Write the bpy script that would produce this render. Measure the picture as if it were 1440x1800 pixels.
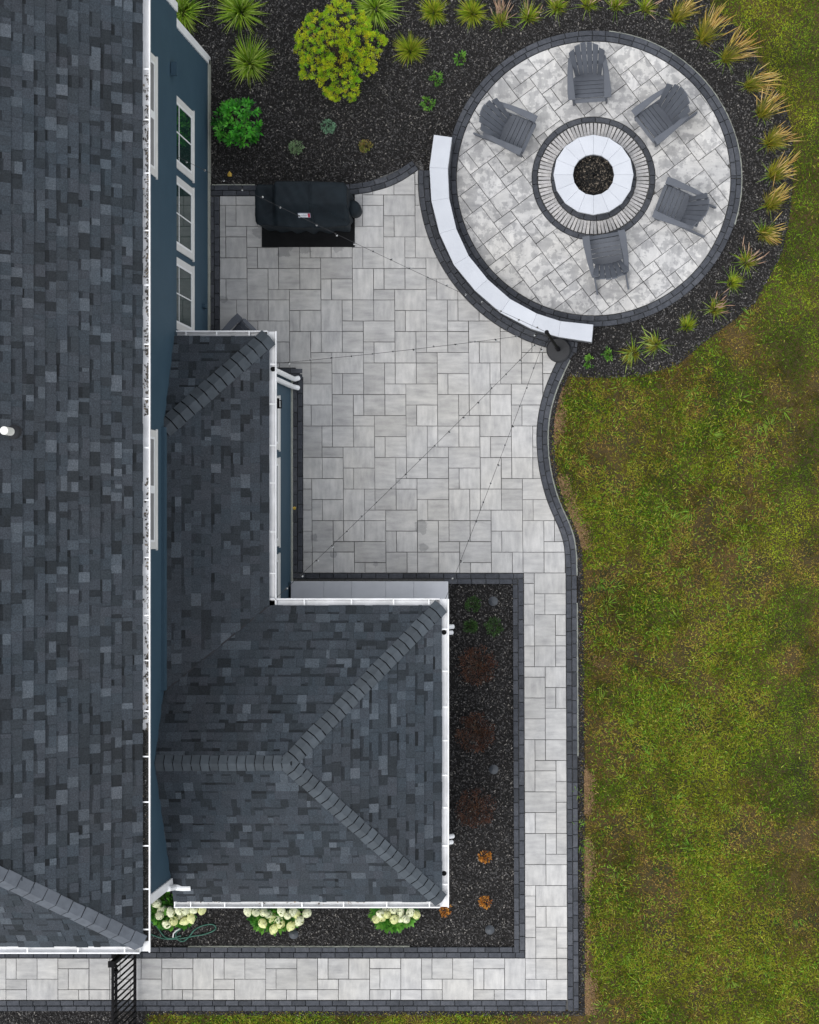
import bpy, math, random
import numpy as np
from mathutils import Vector, Matrix

random.seed(7)
rng = np.random.default_rng(7)
scene = bpy.context.scene
for o in list(bpy.data.objects):
    bpy.data.objects.remove(o, do_unlink=True)
COL = scene.collection

# ------------------------------------------------------------------ camera, sky, sun, exposure
F, H, XN, YN = 3370.0, 29.05, 1080.0, 930.0      # focal length (px of 1440), flying height (m), point straight below
cam_d = bpy.data.cameras.new('drone_camera')
cam = bpy.data.objects.new('drone_camera', cam_d)
COL.objects.link(cam)
cam.location = (0, 0, H)
cam_d.sensor_fit = 'HORIZONTAL'
cam_d.sensor_width = 36.0
cam_d.lens = 36.0 * F / 1440.0
cam_d.shift_x = -(XN - 720.0) / 1440.0
cam_d.shift_y = (YN - 900.0) / 1440.0
cam_d.clip_end = 600.0
scene.camera = cam

SUN_EL, SUN_AZ = math.radians(66), math.radians(228)   # azimuth clockwise from north (+Y)
world = bpy.data.worlds.new('World')
scene.world = world
world.use_nodes = True
nt = world.node_tree
bg = nt.nodes['Background']
sky = nt.nodes.new('ShaderNodeTexSky')
sky.sky_type = 'NISHITA'
sky.sun_disc = False
sky.sun_elevation = SUN_EL
sky.sun_rotation = SUN_AZ
sky.air_density = 1.0
sky.dust_density = 1.0
sky.ozone_density = 1.0
hs = nt.nodes.new('ShaderNodeHueSaturation')
hs.inputs['Saturation'].default_value = 0.16       # overcast: a greyer dome
nt.links.new(sky.outputs[0], hs.inputs['Color'])
nt.links.new(hs.outputs[0], bg.inputs['Color'])
bg.inputs['Strength'].default_value = 0.15
sun_d = bpy.data.lights.new('sun', 'SUN')
sun_d.energy = 0.5
sun_d.angle = math.radians(45)
sun_d.color = (1.0, 0.955, 0.89)
sun = bpy.data.objects.new('sun', sun_d)
COL.objects.link(sun)
sdir = Vector((math.sin(SUN_AZ) * math.cos(SUN_EL), math.cos(SUN_AZ) * math.cos(SUN_EL), math.sin(SUN_EL)))
sun.rotation_euler = sdir.to_track_quat('Z', 'Y').to_euler()
sun.location = sdir * 40
vs = scene.view_settings
vs.view_transform = 'Standard'
vs.look = 'None'
vs.gamma = 1.0
vs.exposure = 1.22
vs.use_curve_mapping = False

# ------------------------------------------------------------------ helpers
def S(h=0.0):
    return F / (H - h)
def W(px, py, h=0.0):
    k = (H - h) / F
    return Vector(((px - XN) * k, (YN - py) * k, h))
def W2(px, py, h=0.0):
    w = W(px, py, h)
    return (w.x, w.y)

WL = {}
def wl(o):
    return WL.get(o.name, Vector((0, 0, 0))) if o else Vector((0, 0, 0))

def tag(o, label=None, cat=None, group=None, kind=None):
    if label: o['label'] = label
    if cat: o['category'] = cat
    if group: o['group'] = group
    if kind: o['kind'] = kind
    return o

def thing(name, loc, label, cat, group=None):
    o = bpy.data.objects.new(name, None)
    COL.objects.link(o)
    o.location = loc
    o.empty_display_size = 0.2
    WL[o.name] = Vector(loc)
    return tag(o, label, cat, group)

class MB:
    def __init__(self):
        self.v, self.f, self.m = [], [], []
    def add(self, vs_, fs_, mi=0):
        b = len(self.v)
        self.v += [tuple(p) for p in vs_]
        self.f += [tuple(i + b for i in q) for q in fs_]
        self.m += [mi] * len(fs_)
        return self
    def box(self, c, d, rot=None, mi=0):
        x, y, z = d[0] / 2, d[1] / 2, d[2] / 2
        ps = [Vector((sx * x, sy * y, sz * z)) for sz in (-1, 1) for sy in (-1, 1) for sx in (-1, 1)]
        if rot is not None:
            ps = [rot @ p for p in ps]
        c = Vector(c)
        return self.add([p + c for p in ps], [(0, 2, 3, 1), (4, 5, 7, 6), (0, 1, 5, 4), (2, 6, 7, 3), (0, 4, 6, 2), (1, 3, 7, 5)], mi)
    def span(self, x0, x1, y0, y1, z0, z1, mi=0):
        return self.box(((x0 + x1) / 2, (y0 + y1) / 2, (z0 + z1) / 2), (abs(x1 - x0), abs(y1 - y0), abs(z1 - z0)), None, mi)
    def bar(self, a, b, w, t, up=(0, 0, 1), mi=0):
        a, b = Vector(a), Vector(b)
        d = b - a
        L = d.length
        d = d / L
        s = d.cross(Vector(up))
        if s.length < 1e-4: s = d.cross(Vector((1, 0, 0)))
        s.normalize()
        u = s.cross(d)
        r = Matrix((d, s, u)).transposed()
        return self.box((a + b) / 2, (L, w, t), r, mi)
    def tube(self, pts, r, n=8, cap=True, mi=0):
        pts = [Vector(p) for p in pts]
        rs = r if isinstance(r, (list, tuple)) else [r] * len(pts)
        vs_, fs_ = [], []
        prev = None
        for i, p in enumerate(pts):
            d = (pts[min(i + 1, len(pts) - 1)] - pts[max(i - 1, 0)])
            d = d.normalized() if d.length > 1e-9 else Vector((0, 0, 1))
            if prev is None:
                s = d.cross(Vector((0, 0, 1)))
                if s.length < 1e-3: s = d.cross(Vector((1, 0, 0)))
            else:
                s = prev - d * prev.dot(d)
            s.normalize()
            prev = s
            u = d.cross(s)
            for k in range(n):
                a = 2 * math.pi * k / n
                vs_.append(p + (s * math.cos(a) + u * math.sin(a)) * rs[i])
        for i in range(len(pts) - 1):
            for k in range(n):
                fs_.append((i * n + k, i * n + (k + 1) % n, (i + 1) * n + (k + 1) % n, (i + 1) * n + k))
        if cap:
            fs_.append(tuple(range(n - 1, -1, -1)))
            fs_.append(tuple((len(pts) - 1) * n + k for k in range(n)))
        return self.add(vs_, fs_, mi)
    def lathe(self, c, prof, n=24, mi=0):
        c = Vector(c)
        vs_, fs_ = [], []
        for r, z in prof:
            for k in range(n):
                a = 2 * math.pi * k / n
                vs_.append(c + Vector((r * math.cos(a), r * math.sin(a), z)))
        for i in range(len(prof) - 1):
            for k in range(n):
                fs_.append((i * n + k, i * n + (k + 1) % n, (i + 1) * n + (k + 1) % n, (i + 1) * n + k))
        fs_.append(tuple(range(n - 1, -1, -1)))
        fs_.append(tuple((len(prof) - 1) * n + k for k in range(n)))
        return self.add(vs_, fs_, mi)
    def slab(self, poly, z0, z1, ch=0.0, mi=0):
        """vertical prism over a 2D polygon (CCW), top edge chamfered by ch"""
        n = len(poly)
        if poly_area(poly) < 0: poly = poly[::-1]
        vs_ = [(x, y, z0) for x, y in poly]
        fs_ = []
        if ch > 0:
            ins = inset(poly, ch)
            vs_ += [(x, y, z1 - ch) for x, y in poly] + [(x, y, z1) for x, y in ins]
            rings = 3
        else:
            vs_ += [(x, y, z1) for x, y in poly]
            rings = 2
        for r in range(rings - 1):
            for k in range(n):
                fs_.append((r * n + k, r * n + (k + 1) % n, (r + 1) * n + (k + 1) % n, (r + 1) * n + k))
        fs_.append(tuple((rings - 1) * n + k for k in range(n)))
        return self.add(vs_, fs_, mi)
    def build(self, name, mat, parent=None, smooth=False, center=True):
        c = Vector((0, 0, 0))
        if center and self.v:
            a = np.array(self.v)
            lo, hi = a.min(0), a.max(0)
            c = Vector(((lo + hi) / 2).tolist())
        me = bpy.data.meshes.new(name)
        me.from_pydata([(p[0] - c.x, p[1] - c.y, p[2] - c.z) for p in self.v], [], self.f)
        mats = mat if isinstance(mat, (list, tuple)) else [mat]
        for m in mats: me.materials.append(m)
        if len(mats) > 1:
            me.polygons.foreach_set('material_index', self.m)
        if smooth:
            me.polygons.foreach_set('use_smooth', [True] * len(me.polygons))
        me.update()
        o = bpy.data.objects.new(name, me)
        COL.objects.link(o)
        o.parent = parent
        o.location = c - wl(parent)
        WL[o.name] = c
        return o

def poly_area(p):
    return 0.5 * sum(p[i][0] * p[(i + 1) % len(p)][1] - p[(i + 1) % len(p)][0] * p[i][1] for i in range(len(p)))

def inset(poly, d):
    n = len(poly)
    out = []
    for i in range(n):
        p0, p1, p2 = poly[i - 1], poly[i], poly[(i + 1) % n]
        e1 = (p1[0] - p0[0], p1[1] - p0[1]); l1 = math.hypot(*e1) or 1e-9
        e2 = (p2[0] - p1[0], p2[1] - p1[1]); l2 = math.hypot(*e2) or 1e-9
        n1 = (-e1[1] / l1, e1[0] / l1); n2 = (-e2[1] / l2, e2[0] / l2)
        k = max(0.35, 1 + n1[0] * n2[0] + n1[1] * n2[1])
        out.append((p1[0] + d * (n1[0] + n2[0]) / k, p1[1] + d * (n1[1] + n2[1]) / k))
    return out

def clip_half(poly, a, b, c):
    """keep a*x+b*y+c >= 0"""
    out = []
    n = len(poly)
    for i in range(n):
        p, q = poly[i], poly[(i + 1) % n]
        dp, dq = a * p[0] + b * p[1] + c, a * q[0] + b * q[1] + c
        if dp >= 0: out.append(p)
        if (dp >= 0) != (dq >= 0):
            t = dp / (dp - dq)
            out.append((p[0] + t * (q[0] - p[0]), p[1] + t * (q[1] - p[1])))
    return out

def clip_conv(poly, region):
    n = len(region)
    if poly_area(region) < 0: region = region[::-1]
    for i in range(n):
        if len(poly) < 3: return []
        p, q = region[i], region[(i + 1) % n]
        nx, ny = -(q[1] - p[1]), (q[0] - p[0])
        poly = clip_half(poly, nx, ny, -(nx * p[0] + ny * p[1]))
    return poly

def clip_f(poly, f, step=0.03):
    """clip a polygon by an implicit function f(x,y) >= 0 with a curved edge"""
    vals = [f(*p) for p in poly]
    pts = []
    n = len(poly)
    for i in range(n):
        p, q = poly[i], poly[(i + 1) % n]
        L = math.hypot(q[0] - p[0], q[1] - p[1])
        m = max(1, int(L / step))
        for k in range(m):
            pts.append((p[0] + (q[0] - p[0]) * k / m, p[1] + (q[1] - p[1]) * k / m, k == 0))
    fv = [f(p[0], p[1]) for p in pts]
    if min(fv) >= 0: return poly
    if max(fv) <= 0: return []
    N = len(pts)
    st = next(i for i in range(N) if fv[i] < 0 and fv[(i + 1) % N] >= 0)
    out = []
    i = st
    exitp = None
    first_cross = None
    for _ in range(N):
        j = (i + 1) % N
        a, b = fv[i], fv[j]
        if (a < 0) != (b < 0):
            lo, hi = (pts[i], pts[j])
            t = a / (a - b)
            cpt = (lo[0] + (hi[0] - lo[0]) * t, lo[1] + (hi[1] - lo[1]) * t)
            if a < 0:
                if exitp is not None: out += arc_between(exitp, cpt, f)
                else: first_cross = cpt
                out.append(cpt)
                exitp = None
            else:
                out.append(cpt)
                exitp = cpt
        if b >= 0 and pts[j][2]:
            out.append((pts[j][0], pts[j][1]))
        i = j
    if exitp is not None and first_cross is not None:
        out += arc_between(exitp, first_cross, f)
    res = []
    for p in out:
        if not res or math.hypot(p[0] - res[-1][0], p[1] - res[-1][1]) > 2e-3: res.append(p)
    if len(res) > 1 and math.hypot(res[0][0] - res[-1][0], res[0][1] - res[-1][1]) < 2e-3: res.pop()
    return res if len(res) >= 3 else []

def arc_between(p, q, f):
    L = math.hypot(q[0] - p[0], q[1] - p[1])
    m = int(L / 0.06)
    out = []
    for k in range(1, m):
        x = p[0] + (q[0] - p[0]) * k / m
        y = p[1] + (q[1] - p[1]) * k / m
        for _ in range(4):
            v = f(x, y); e = 1e-3
            gx, gy = (f(x + e, y) - v) / e, (f(x, y + e) - v) / e
            g2 = gx * gx + gy * gy
            if g2 < 1e-6: break
            x -= v * gx / g2; y -= v * gy / g2
        out.append((x, y))
    return out

def inpoly(px, py, poly):
    ins = np.zeros(len(px), bool)
    n = len(poly)
    j = n - 1
    for i in range(n):
        xi, yi = poly[i]; xj, yj = poly[j]
        if yi != yj:
            c = ((yi > py) != (yj > py)) & (px < (xj - xi) * (py - yi) / (yj - yi) + xi)
            ins ^= c
        j = i
    return ins

def vnoise(x, y, seed=0, octaves=3):
    out = np.zeros_like(x); amp = 1.0; tot = 0
    for o in range(octaves):
        r = np.random.default_rng(seed * 31 + o).random((64, 64))
        xi, yi = np.floor(x).astype(int), np.floor(y).astype(int)
        fx, fy = x - xi, y - yi
        fx = fx * fx * (3 - 2 * fx); fy = fy * fy * (3 - 2 * fy)
        g = lambda a, b: r[a % 64, b % 64]
        v = (g(xi, yi) * (1 - fx) + g(xi + 1, yi) * fx) * (1 - fy) + (g(xi, yi + 1) * (1 - fx) + g(xi + 1, yi + 1) * fx) * fy
        out += v * amp; tot += amp; amp *= 0.5
        x = x * 2.03 + 7.1; y = y * 2.03 + 3.3
    return out / tot

def fast_mesh(name, verts, faces, cols, mat, parent=None, smooth=False):
    verts = np.asarray(verts, np.float32); faces = np.asarray(faces, np.int32)
    c = (verts.min(0) + verts.max(0)) / 2
    verts = verts - c
    k = faces.shape[1]
    me = bpy.data.meshes.new(name)
    me.vertices.add(len(verts)); me.vertices.foreach_set('co', verts.ravel())
    me.loops.add(faces.size); me.loops.foreach_set('vertex_index', faces.ravel())
    me.polygons.add(len(faces))
    me.polygons.foreach_set('loop_start', np.arange(0, faces.size, k, dtype=np.int32))
    me.polygons.foreach_set('loop_total', np.full(len(faces), k, dtype=np.int32))
    if smooth: me.polygons.foreach_set('use_smooth', np.ones(len(faces), bool))
    me.update(calc_edges=True)
    if cols is not None:
        at = me.color_attributes.new('tint', 'FLOAT_COLOR', 'POINT')
        c4 = np.ones((len(verts), 4), np.float32); c4[:, :3] = cols
        at.data.foreach_set('color', c4.ravel())
    me.materials.append(mat)
    o = bpy.data.objects.new(name, me)
    COL.objects.link(o)
    o.parent = parent
    cw = Vector(c.tolist())
    o.location = cw - wl(parent)
    WL[o.name] = cw
    return o

# ------------------------------------------------------------------ materials
def newmat(name):
    m = bpy.data.materials.new(name)
    m.use_nodes = True
    return m, m.node_tree, m.node_tree.nodes['Principled BSDF']
def N(t, kind, **kw):
    n = t.nodes.new(kind)
    for k, v in kw.items():
        if k in n.inputs: n.inputs[k].default_value = v
        else: setattr(n, k, v)
    return n
def mixc(t, fac, a, b, blend='MIX'):
    n = t.nodes.new('ShaderNodeMix'); n.data_type = 'RGBA'; n.blend_type = blend
    for s_, v in (('Factor', fac), ('A', a), ('B', b)):
        i = [q for q in n.inputs if q.name == s_ and q.enabled][0] if s_ != 'Factor' else n.inputs[0]
        if s_ == 'A': i = n.inputs[6]
        if s_ == 'B': i = n.inputs[7]
        if hasattr(v, 'links'): t.links.new(v, i)
        elif isinstance(v, (int, float)): i.default_value = v
        else: i.default_value = (*v, 1) if len(v) == 3 else v
    return n.outputs[2]
def ramp(t, fac, stops, interp='LINEAR'):
    n = t.nodes.new('ShaderNodeValToRGB')
    n.color_ramp.interpolation = interp
    while len(n.color_ramp.elements) > 1: n.color_ramp.elements.remove(n.color_ramp.elements[-1])
    for i, (p, c) in enumerate(stops):
        e = n.color_ramp.elements[0] if i == 0 else n.color_ramp.elements.new(p)
        e.position = p
        e.color = (*c, 1) if isinstance(c, (tuple, list)) else (c, c, c, 1)
    t.links.new(fac, n.inputs[0])
    return n.outputs[0]
def noise(t, scale, detail=3, rough=0.55, vec=None, squash=None):
    n = t.nodes.new('ShaderNodeTexNoise')
    n.inputs['Scale'].default_value = scale
    n.inputs['Detail'].default_value = detail
    n.inputs['Roughness'].default_value = rough
    if vec is None: vec = t.nodes.new('ShaderNodeNewGeometry').outputs['Position']
    if squash:
        m = t.nodes.new('ShaderNodeVectorMath'); m.operation = 'MULTIPLY'
        t.links.new(vec, m.inputs[0]); m.inputs[1].default_value = squash
        vec = m.outputs[0]
    t.links.new(vec, n.inputs['Vector'])
    return n.outputs[0]
def bump(t, p, h, strength, dist):
    b = t.nodes.new('ShaderNodeBump')
    b.inputs['Strength'].default_value = strength; b.inputs['Distance'].default_value = dist
    t.links.new(h, b.inputs['Height']); t.links.new(b.outputs[0], p.inputs['Normal'])

def simple(name, c, rough=0.6, c2=None, scale=8, metal=0.0, bmp=0.0, objrand=0.0, spec=0.5):
    m, t, p = newmat(name)
    p.inputs['Roughness'].default_value = rough
    p.inputs['Metallic'].default_value = metal
    p.inputs['Specular IOR Level'].default_value = spec
    nz = noise(t, scale, 5)
    col = mixc(t, ramp(t, nz, [(0.3, 0.0), (0.7, 1.0)]), c, c2 or tuple(v * 0.8 for v in c))
    if objrand:
        oi = t.nodes.new('ShaderNodeObjectInfo')
        k = ramp(t, oi.outputs['Random'], [(0, 1 - objrand), (1, 1 + objrand)])
        col = mixc(t, 1.0, col, k, 'MULTIPLY')
    t.links.new(col, p.inputs['Base Color'])
    if bmp: bump(t, p, noise(t, scale * 12, 4), 0.5, bmp)
    return m

def paver_mat(name, stained):
    m, t, p = newmat(name)
    p.inputs['Roughness'].default_value = 0.82
    p.inputs['Specular IOR Level'].default_value = 0.25
    oi = t.nodes.new('ShaderNodeObjectInfo')
    R = oi.outputs['Random']
    pos = t.nodes.new('ShaderNodeNewGeometry').outputs['Position']
    add = t.nodes.new('ShaderNodeVectorMath'); add.operation = 'ADD'
    sc = t.nodes.new('ShaderNodeVectorMath'); sc.operation = 'SCALE'
    cx = t.nodes.new('ShaderNodeCombineXYZ')
    t.links.new(R, cx.inputs[0]); t.links.new(R, cx.inputs[1]); t.links.new(R, cx.inputs[2])
    t.links.new(cx.outputs[0], sc.inputs[0]); sc.inputs['Scale'].default_value = 37.0
    t.links.new(pos, add.inputs[0]); t.links.new(sc.outputs[0], add.inputs[1])
    v = add.outputs[0]
    sx = noise(t, 3.2, 4, 0.6, v, (1.0, 4.5, 1)); sy = noise(t, 3.2, 4, 0.6, v, (4.5, 1.0, 1))
    gt = N(t, 'ShaderNodeMath', operation='GREATER_THAN'); t.links.new(R, gt.inputs[0]); gt.inputs[1].default_value = 0.5
    st = mixc(t, gt.outputs[0], sx, sy)
    cloud = noise(t, 5.0, 5, 0.6, v)
    f = mixc(t, 0.45, st, cloud)
    base = ramp(t, f, [(0.32, (0.302, 0.303, 0.309)), (0.45, (0.380, 0.380, 0.383)), (0.58, (0.452, 0.451, 0.450)), (0.74, (0.520, 0.517, 0.510))])
    tone = ramp(t, R, [(0, 0.82), (0.15, 1.03), (0.35, 0.90), (0.55, 1.07), (0.75, 0.93), (0.9, 1.04), (1, 1.13)])
    col = mixc(t, 1.0, base, tone, 'MULTIPLY')
    warm = ramp(t, noise(t, 0.9, 2, 0.5), [(0.4, (1.005, 0.998, 0.985)), (0.65, (1.03, 1.01, 0.965))])
    col = mixc(t, 1.0, col, warm, 'MULTIPLY')
    grain = ramp(t, noise(t, 120, 2, 0.7), [(0.3, 0.93), (0.7, 1.05)])
    col = mixc(t, 1.0, col, grain, 'MULTIPLY')
    if stained:
        s1 = noise(t, 2.6, 6, 0.62)
        s2 = noise(t, 7.5, 6, 0.65, v)
        sm = mixc(t, 0.66, s1, s2)
        k = ramp(t, sm, [(0.500, 0.0), (0.510, 0.8), (0.6, 1.0)])
        col = mixc(t, k, mixc(t, 1.0, col, (1.12, 1.12, 1.12), 'MULTIPLY'), mixc(t, 1.0, col, (0.74, 0.745, 0.76), 'MULTIPLY'))
    else:
        # damp marks beside the grill mat and at a few joints
        s2 = noise(t, 9.0, 5, 0.7)
        k = None
        for (sx_px, sy_px, rad) in ((455, 408, .17), (500, 438, .20), (536, 436, .16), (594, 434, .17), (392, 527, .12), (741, 926, .19), (745, 962, .13), (586, 975, .10), (660, 990, .09), (552, 945, .11), (700, 846, .07)):
            w_ = W(sx_px, sy_px)
            dn = t.nodes.new('ShaderNodeVectorMath'); dn.operation = 'DISTANCE'
            t.links.new(pos, dn.inputs[0]); dn.inputs[1].default_value = (w_.x, w_.y, 0)
            mr = N(t, 'ShaderNodeMath', operation='MULTIPLY_ADD'); t.links.new(s2, mr.inputs[0]); mr.inputs[1].default_value = rad * 1.6; mr.inputs[2].default_value = -rad * .25
            lt = N(t, 'ShaderNodeMath', operation='SUBTRACT'); t.links.new(mr.outputs[0], lt.inputs[0]); t.links.new(dn.outputs['Value'], lt.inputs[1])
            if k is None: k = lt.outputs[0]
            else:
                mx = N(t, 'ShaderNodeMath', operation='MAXIMUM'); t.links.new(k, mx.inputs[0]); t.links.new(lt.outputs[0], mx.inputs[1]); k = mx.outputs[0]
        k = ramp(t, k, [(0.0, 0.0), (0.012, 0.75)])
        col = mixc(t, k, col, mixc(t, 1.0, col, (0.62, 0.63, 0.64), 'MULTIPLY'))
    t.links.new(col, p.inputs['Base Color'])
    bump(t, p, noise(t, 40, 5, 0.6), 0.35, 0.004)
    return m

def brick_mat(name, c1, c2, rnd=0.22):
    m, t, p = newmat(name)
    p.inputs['Roughness'].default_value = 0.78
    p.inputs['Specular IOR Level'].default_value = 0.3
    oi = t.nodes.new('ShaderNodeObjectInfo')
    f = noise(t, 14, 5, 0.65)
    col = mixc(t, ramp(t, f, [(0.35, 0), (0.65, 1)]), c1, c2)
    tone = ramp(t, oi.outputs['Random'], [(0, (1 - rnd, 1 - rnd, 1 - rnd)), (0.5, (1, 1.0, 1.02)), (1, (1 + rnd, 1 + rnd * 0.9, 1 + rnd * 0.8))])
    col = mixc(t, 1.0, col, tone, 'MULTIPLY')
    grime = ramp(t, noise(t, 70, 3, 0.7), [(0.3, 0.78), (0.7, 1.12)])
    col = mixc(t, 1.0, col, grime, 'MULTIPLY')
    t.links.new(col, p.inputs['Base Color'])
    bump(t, p, noise(t, 60, 5, 0.65), 0.6, 0.006)
    return m

def shingle_mat(name, island, mul=1.0):
    m, t, p = newmat(name)
    p.inputs['Roughness'].default_value = 0.9
    p.inputs['Specular IOR Level'].default_value = 0.2
    if island: R = t.nodes.new('ShaderNodeNewGeometry').outputs['Random Per Island']
    else: R = t.nodes.new('ShaderNodeObjectInfo').outputs['Random']
    tone = ramp(t, R, [(0.0, (0.016, 0.0185, 0.021)), (0.10, (0.020, 0.0235, 0.027)), (0.20, (0.029, 0.0345, 0.040)), (0.42, (0.033, 0.0375, 0.044)),
                       (0.55, (0.031, 0.038, 0.045)), (0.68, (0.037, 0.041, 0.048)), (0.84, (0.036, 0.043, 0.051)), (0.92, (0.052, 0.060, 0.069)), (1.0, (0.070, 0.079, 0.090))])
    g = ramp(t, noise(t, 60, 3, 0.85), [(0.25, 0.45), (0.5, 1.0), (0.75, 1.7)])
    col = mixc(t, 1.0, tone, g, 'MULTIPLY')
    big = ramp(t, noise(t, 0.8, 3, 0.6), [(0.3, (0.95, 1.04, 1.10)), (0.7, (1.05, 1.04, 1.05))])
    col = mixc(t, 1.0, col, big, 'MULTIPLY')
    if mul != 1.0: col = mixc(t, 1.0, col, (mul, mul, mul), 'MULTIPLY')
    t.links.new(col, p.inputs['Base Color'])
    bump(t, p, noise(t, 180, 3, 0.7), 0.5, 0.003)
    return m

def attr_mat(name, rough=0.6, trans=0.0, spec=0.3, sheen=0):
    m, t, p = newmat(name)
    a = t.nodes.new('ShaderNodeAttribute'); a.attribute_name = 'tint'
    t.links.new(a.outputs['Color'], p.inputs['Base Color'])
    p.inputs['Roughness'].default_value = rough
    p.inputs['Specular IOR Level'].default_value = spec
    if trans:
        tr = t.nodes.new('ShaderNodeBsdfTranslucent')
        t.links.new(a.outputs['Color'], tr.inputs['Color'])
        mx = t.nodes.new('ShaderNodeMixShader'); mx.inputs[0].default_value = trans
        out = t.nodes['Material Output']
        t.links.new(p.outputs[0], mx.inputs[1]); t.links.new(tr.outputs[0], mx.inputs[2])
        t.links.new(mx.outputs[0], out.inputs['Surface'])
    return m

M = {}
M['paver'] = paver_mat('light_grey_paver', False)
M['paver_stained'] = paver_mat('stained_light_paver', True)
M['brick'] = brick_mat('charcoal_border_brick', (0.040, 0.045, 0.054), (0.064, 0.069, 0.081), 0.30)
M['edge_brick'] = brick_mat('pale_edge_brick', (0.36, 0.355, 0.35), (0.50, 0.49, 0.485), 0.14)
M['coping'] = simple('white_coping', (0.50, 0.52, 0.56), 0.8, (0.455, 0.475, 0.515), 3.5, bmp=0.004, objrand=0.04)
M['step_stone'] = simple('step_stone', (0.52, 0.53, 0.56), 0.75, (0.46, 0.47, 0.50), 5, bmp=0.002, objrand=0.05)
M['wall_block'] = simple('wall_block', (0.13, 0.135, 0.145), 0.85, (0.08, 0.083, 0.09), 10, bmp=0.008)
M['sand'] = simple('joint_sand', (0.13, 0.13, 0.128), 0.95, (0.08, 0.08, 0.08), 30)
M['shingle'] = shingle_mat('roof_shingle', False)
M['shingle_field'] = shingle_mat('roof_shingle_field', True)
M['shingle_shade_band'] = shingle_mat('painted_tab_shade', False, .55)  # drop shadow of the shingle tabs, painted as a darker shingle colour
M['shingle_field_shade_band'] = shingle_mat('painted_tab_shade_field', True, .55)
M['deck'] = simple('roof_underlay', (0.018, 0.019, 0.023), 0.9)
M['gap_shade'] = simple('painted_gap_shade', (0.007, 0.008, 0.010), 0.95, spec=.1)  # shadow lines between the ridge caps, painted near-black
M['cap_main_lit'] = simple('sky_lit_ridge_cap', (0.092, 0.105, 0.125), 0.85, (0.066, 0.076, 0.092), 9, objrand=0.10, bmp=0.003)  # lighter copy of the ridge cap colour, with the sky light painted in
M['cap'] = simple('ridge_cap', (0.051, 0.063, 0.075), 0.85, (0.035, 0.044, 0.053), 9, objrand=0.16, bmp=0.003)
M['siding'] = simple('navy_siding', (0.034, 0.066, 0.094), 0.6, (0.029, 0.058, 0.084), 3, spec=.25)
M['white'] = simple('white_paint', (0.78, 0.79, 0.80), 0.4, (0.70, 0.71, 0.72), 4)
M['gutter'] = simple('white_gutter', (0.76, 0.77, 0.79), 0.35, (0.58, 0.59, 0.60), 5)
M['casing'] = simple('window_casing', (0.62, 0.62, 0.60), 0.45, (0.56, 0.56, 0.55), 5)
M['screen'] = simple('window_screen', (0.22, 0.22, 0.22), 0.6, (0.18, 0.18, 0.185), 6)
M['concrete'] = simple('concrete', (0.34, 0.35, 0.30), 0.9, (0.26, 0.27, 0.24), 9)
M['black'] = simple('black_metal', (0.006, 0.0062, 0.007), 0.7, (0.004, 0.004, 0.005), 6, spec=.12)
M['black_stone'] = simple('black_base', (0.014, 0.015, 0.018), 0.6, (0.009, 0.010, 0.012), 10)
M['cover'] = simple('grill_cover', (0.0085, 0.0145, 0.0195), 0.75, (0.005, 0.0085, 0.012), 5, bmp=0.004, spec=.2)
M['mat'] = simple('grill_mat', (0.008, 0.0085, 0.0095), 0.85, (0.005, 0.0055, 0.006), 6, bmp=0.003, spec=.15)
M['chair'] = simple('grey_poly_lumber', (0.090, 0.099, 0.117), 0.6, (0.076, 0.084, 0.101), 9, objrand=0.06, spec=.35)
M['pipe'] = simple('pvc_pipe', (0.72, 0.72, 0.68), 0.5, (0.62, 0.62, 0.58), 8)
M['hose'] = simple('green_hose', (0.020, 0.11, 0.075), 0.4, (0.016, 0.09, 0.062), 6)
M['brass'] = simple('hose_fitting', (0.62, 0.64, 0.62), 0.35)
M['bulb'] = simple('bulb_glass', (0.48, 0.49, 0.49), 0.12, (0.4, 0.41, 0.41), 5)
M['cable'] = simple('black_cable', (0.02, 0.02, 0.022), 0.6)
M['bark'] = simple('stem_bark', (0.08, 0.055, 0.035), 0.9, (0.05, 0.035, 0.025), 15)
M['leaf'] = attr_mat('leaf', 0.5, 0.25, 0.35)
M['grass'] = attr_mat('grass_blade', 0.7, 0.25, 0.08)
M['petal'] = attr_mat('petal', 0.7, 0.2, 0.2)
M['chip'] = attr_mat('mulch_chip', 0.85, 0.0, 0.25)
M['soil'] = simple('bed_soil', (0.016, 0.014, 0.013), 0.95, (0.010, 0.009, 0.009), 20, bmp=0.01)
M['lampcap'] = simple('path_lamp_cap', (0.045, 0.052, 0.062), 0.5, (0.035, 0.04, 0.048), 9)
M['red'] = simple('label_red', (0.35, 0.02, 0.05), 0.5)
M['label'] = simple('label_white', (0.62, 0.64, 0.67), 0.5)
M['reply'] = simple('label_grey', (0.22, 0.24, 0.30), 0.5)
m_, t_, p_ = newmat('window_glass')
p_.inputs['Base Color'].default_value = (0.012, 0.032, 0.028, 1); p_.inputs['Roughness'].default_value = 0.04
p_.inputs['Specular IOR Level'].default_value = 0.6
M['glass'] = m_
m_, t_, p_ = newmat('lawn_thatch')
col_ = mixc(t_, ramp(t_, noise(t_, 1.6, 5, 0.65), [(0.35, 0), (0.62, 1)]), (0.026, 0.026, 0.005), (0.078, 0.050, 0.015))
col_ = mixc(t_, 1.0, col_, ramp(t_, noise(t_, 60, 4, 0.75), [(0.25, 0.45), (0.75, 1.5)]), 'MULTIPLY')
t_.links.new(col_, p_.inputs['Base Color']); p_.inputs['Roughness'].default_value = 0.95
bump(t_, p_, noise(t_, 80, 4, 0.7), 0.8, 0.02)
M['lawn'] = m_
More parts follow.
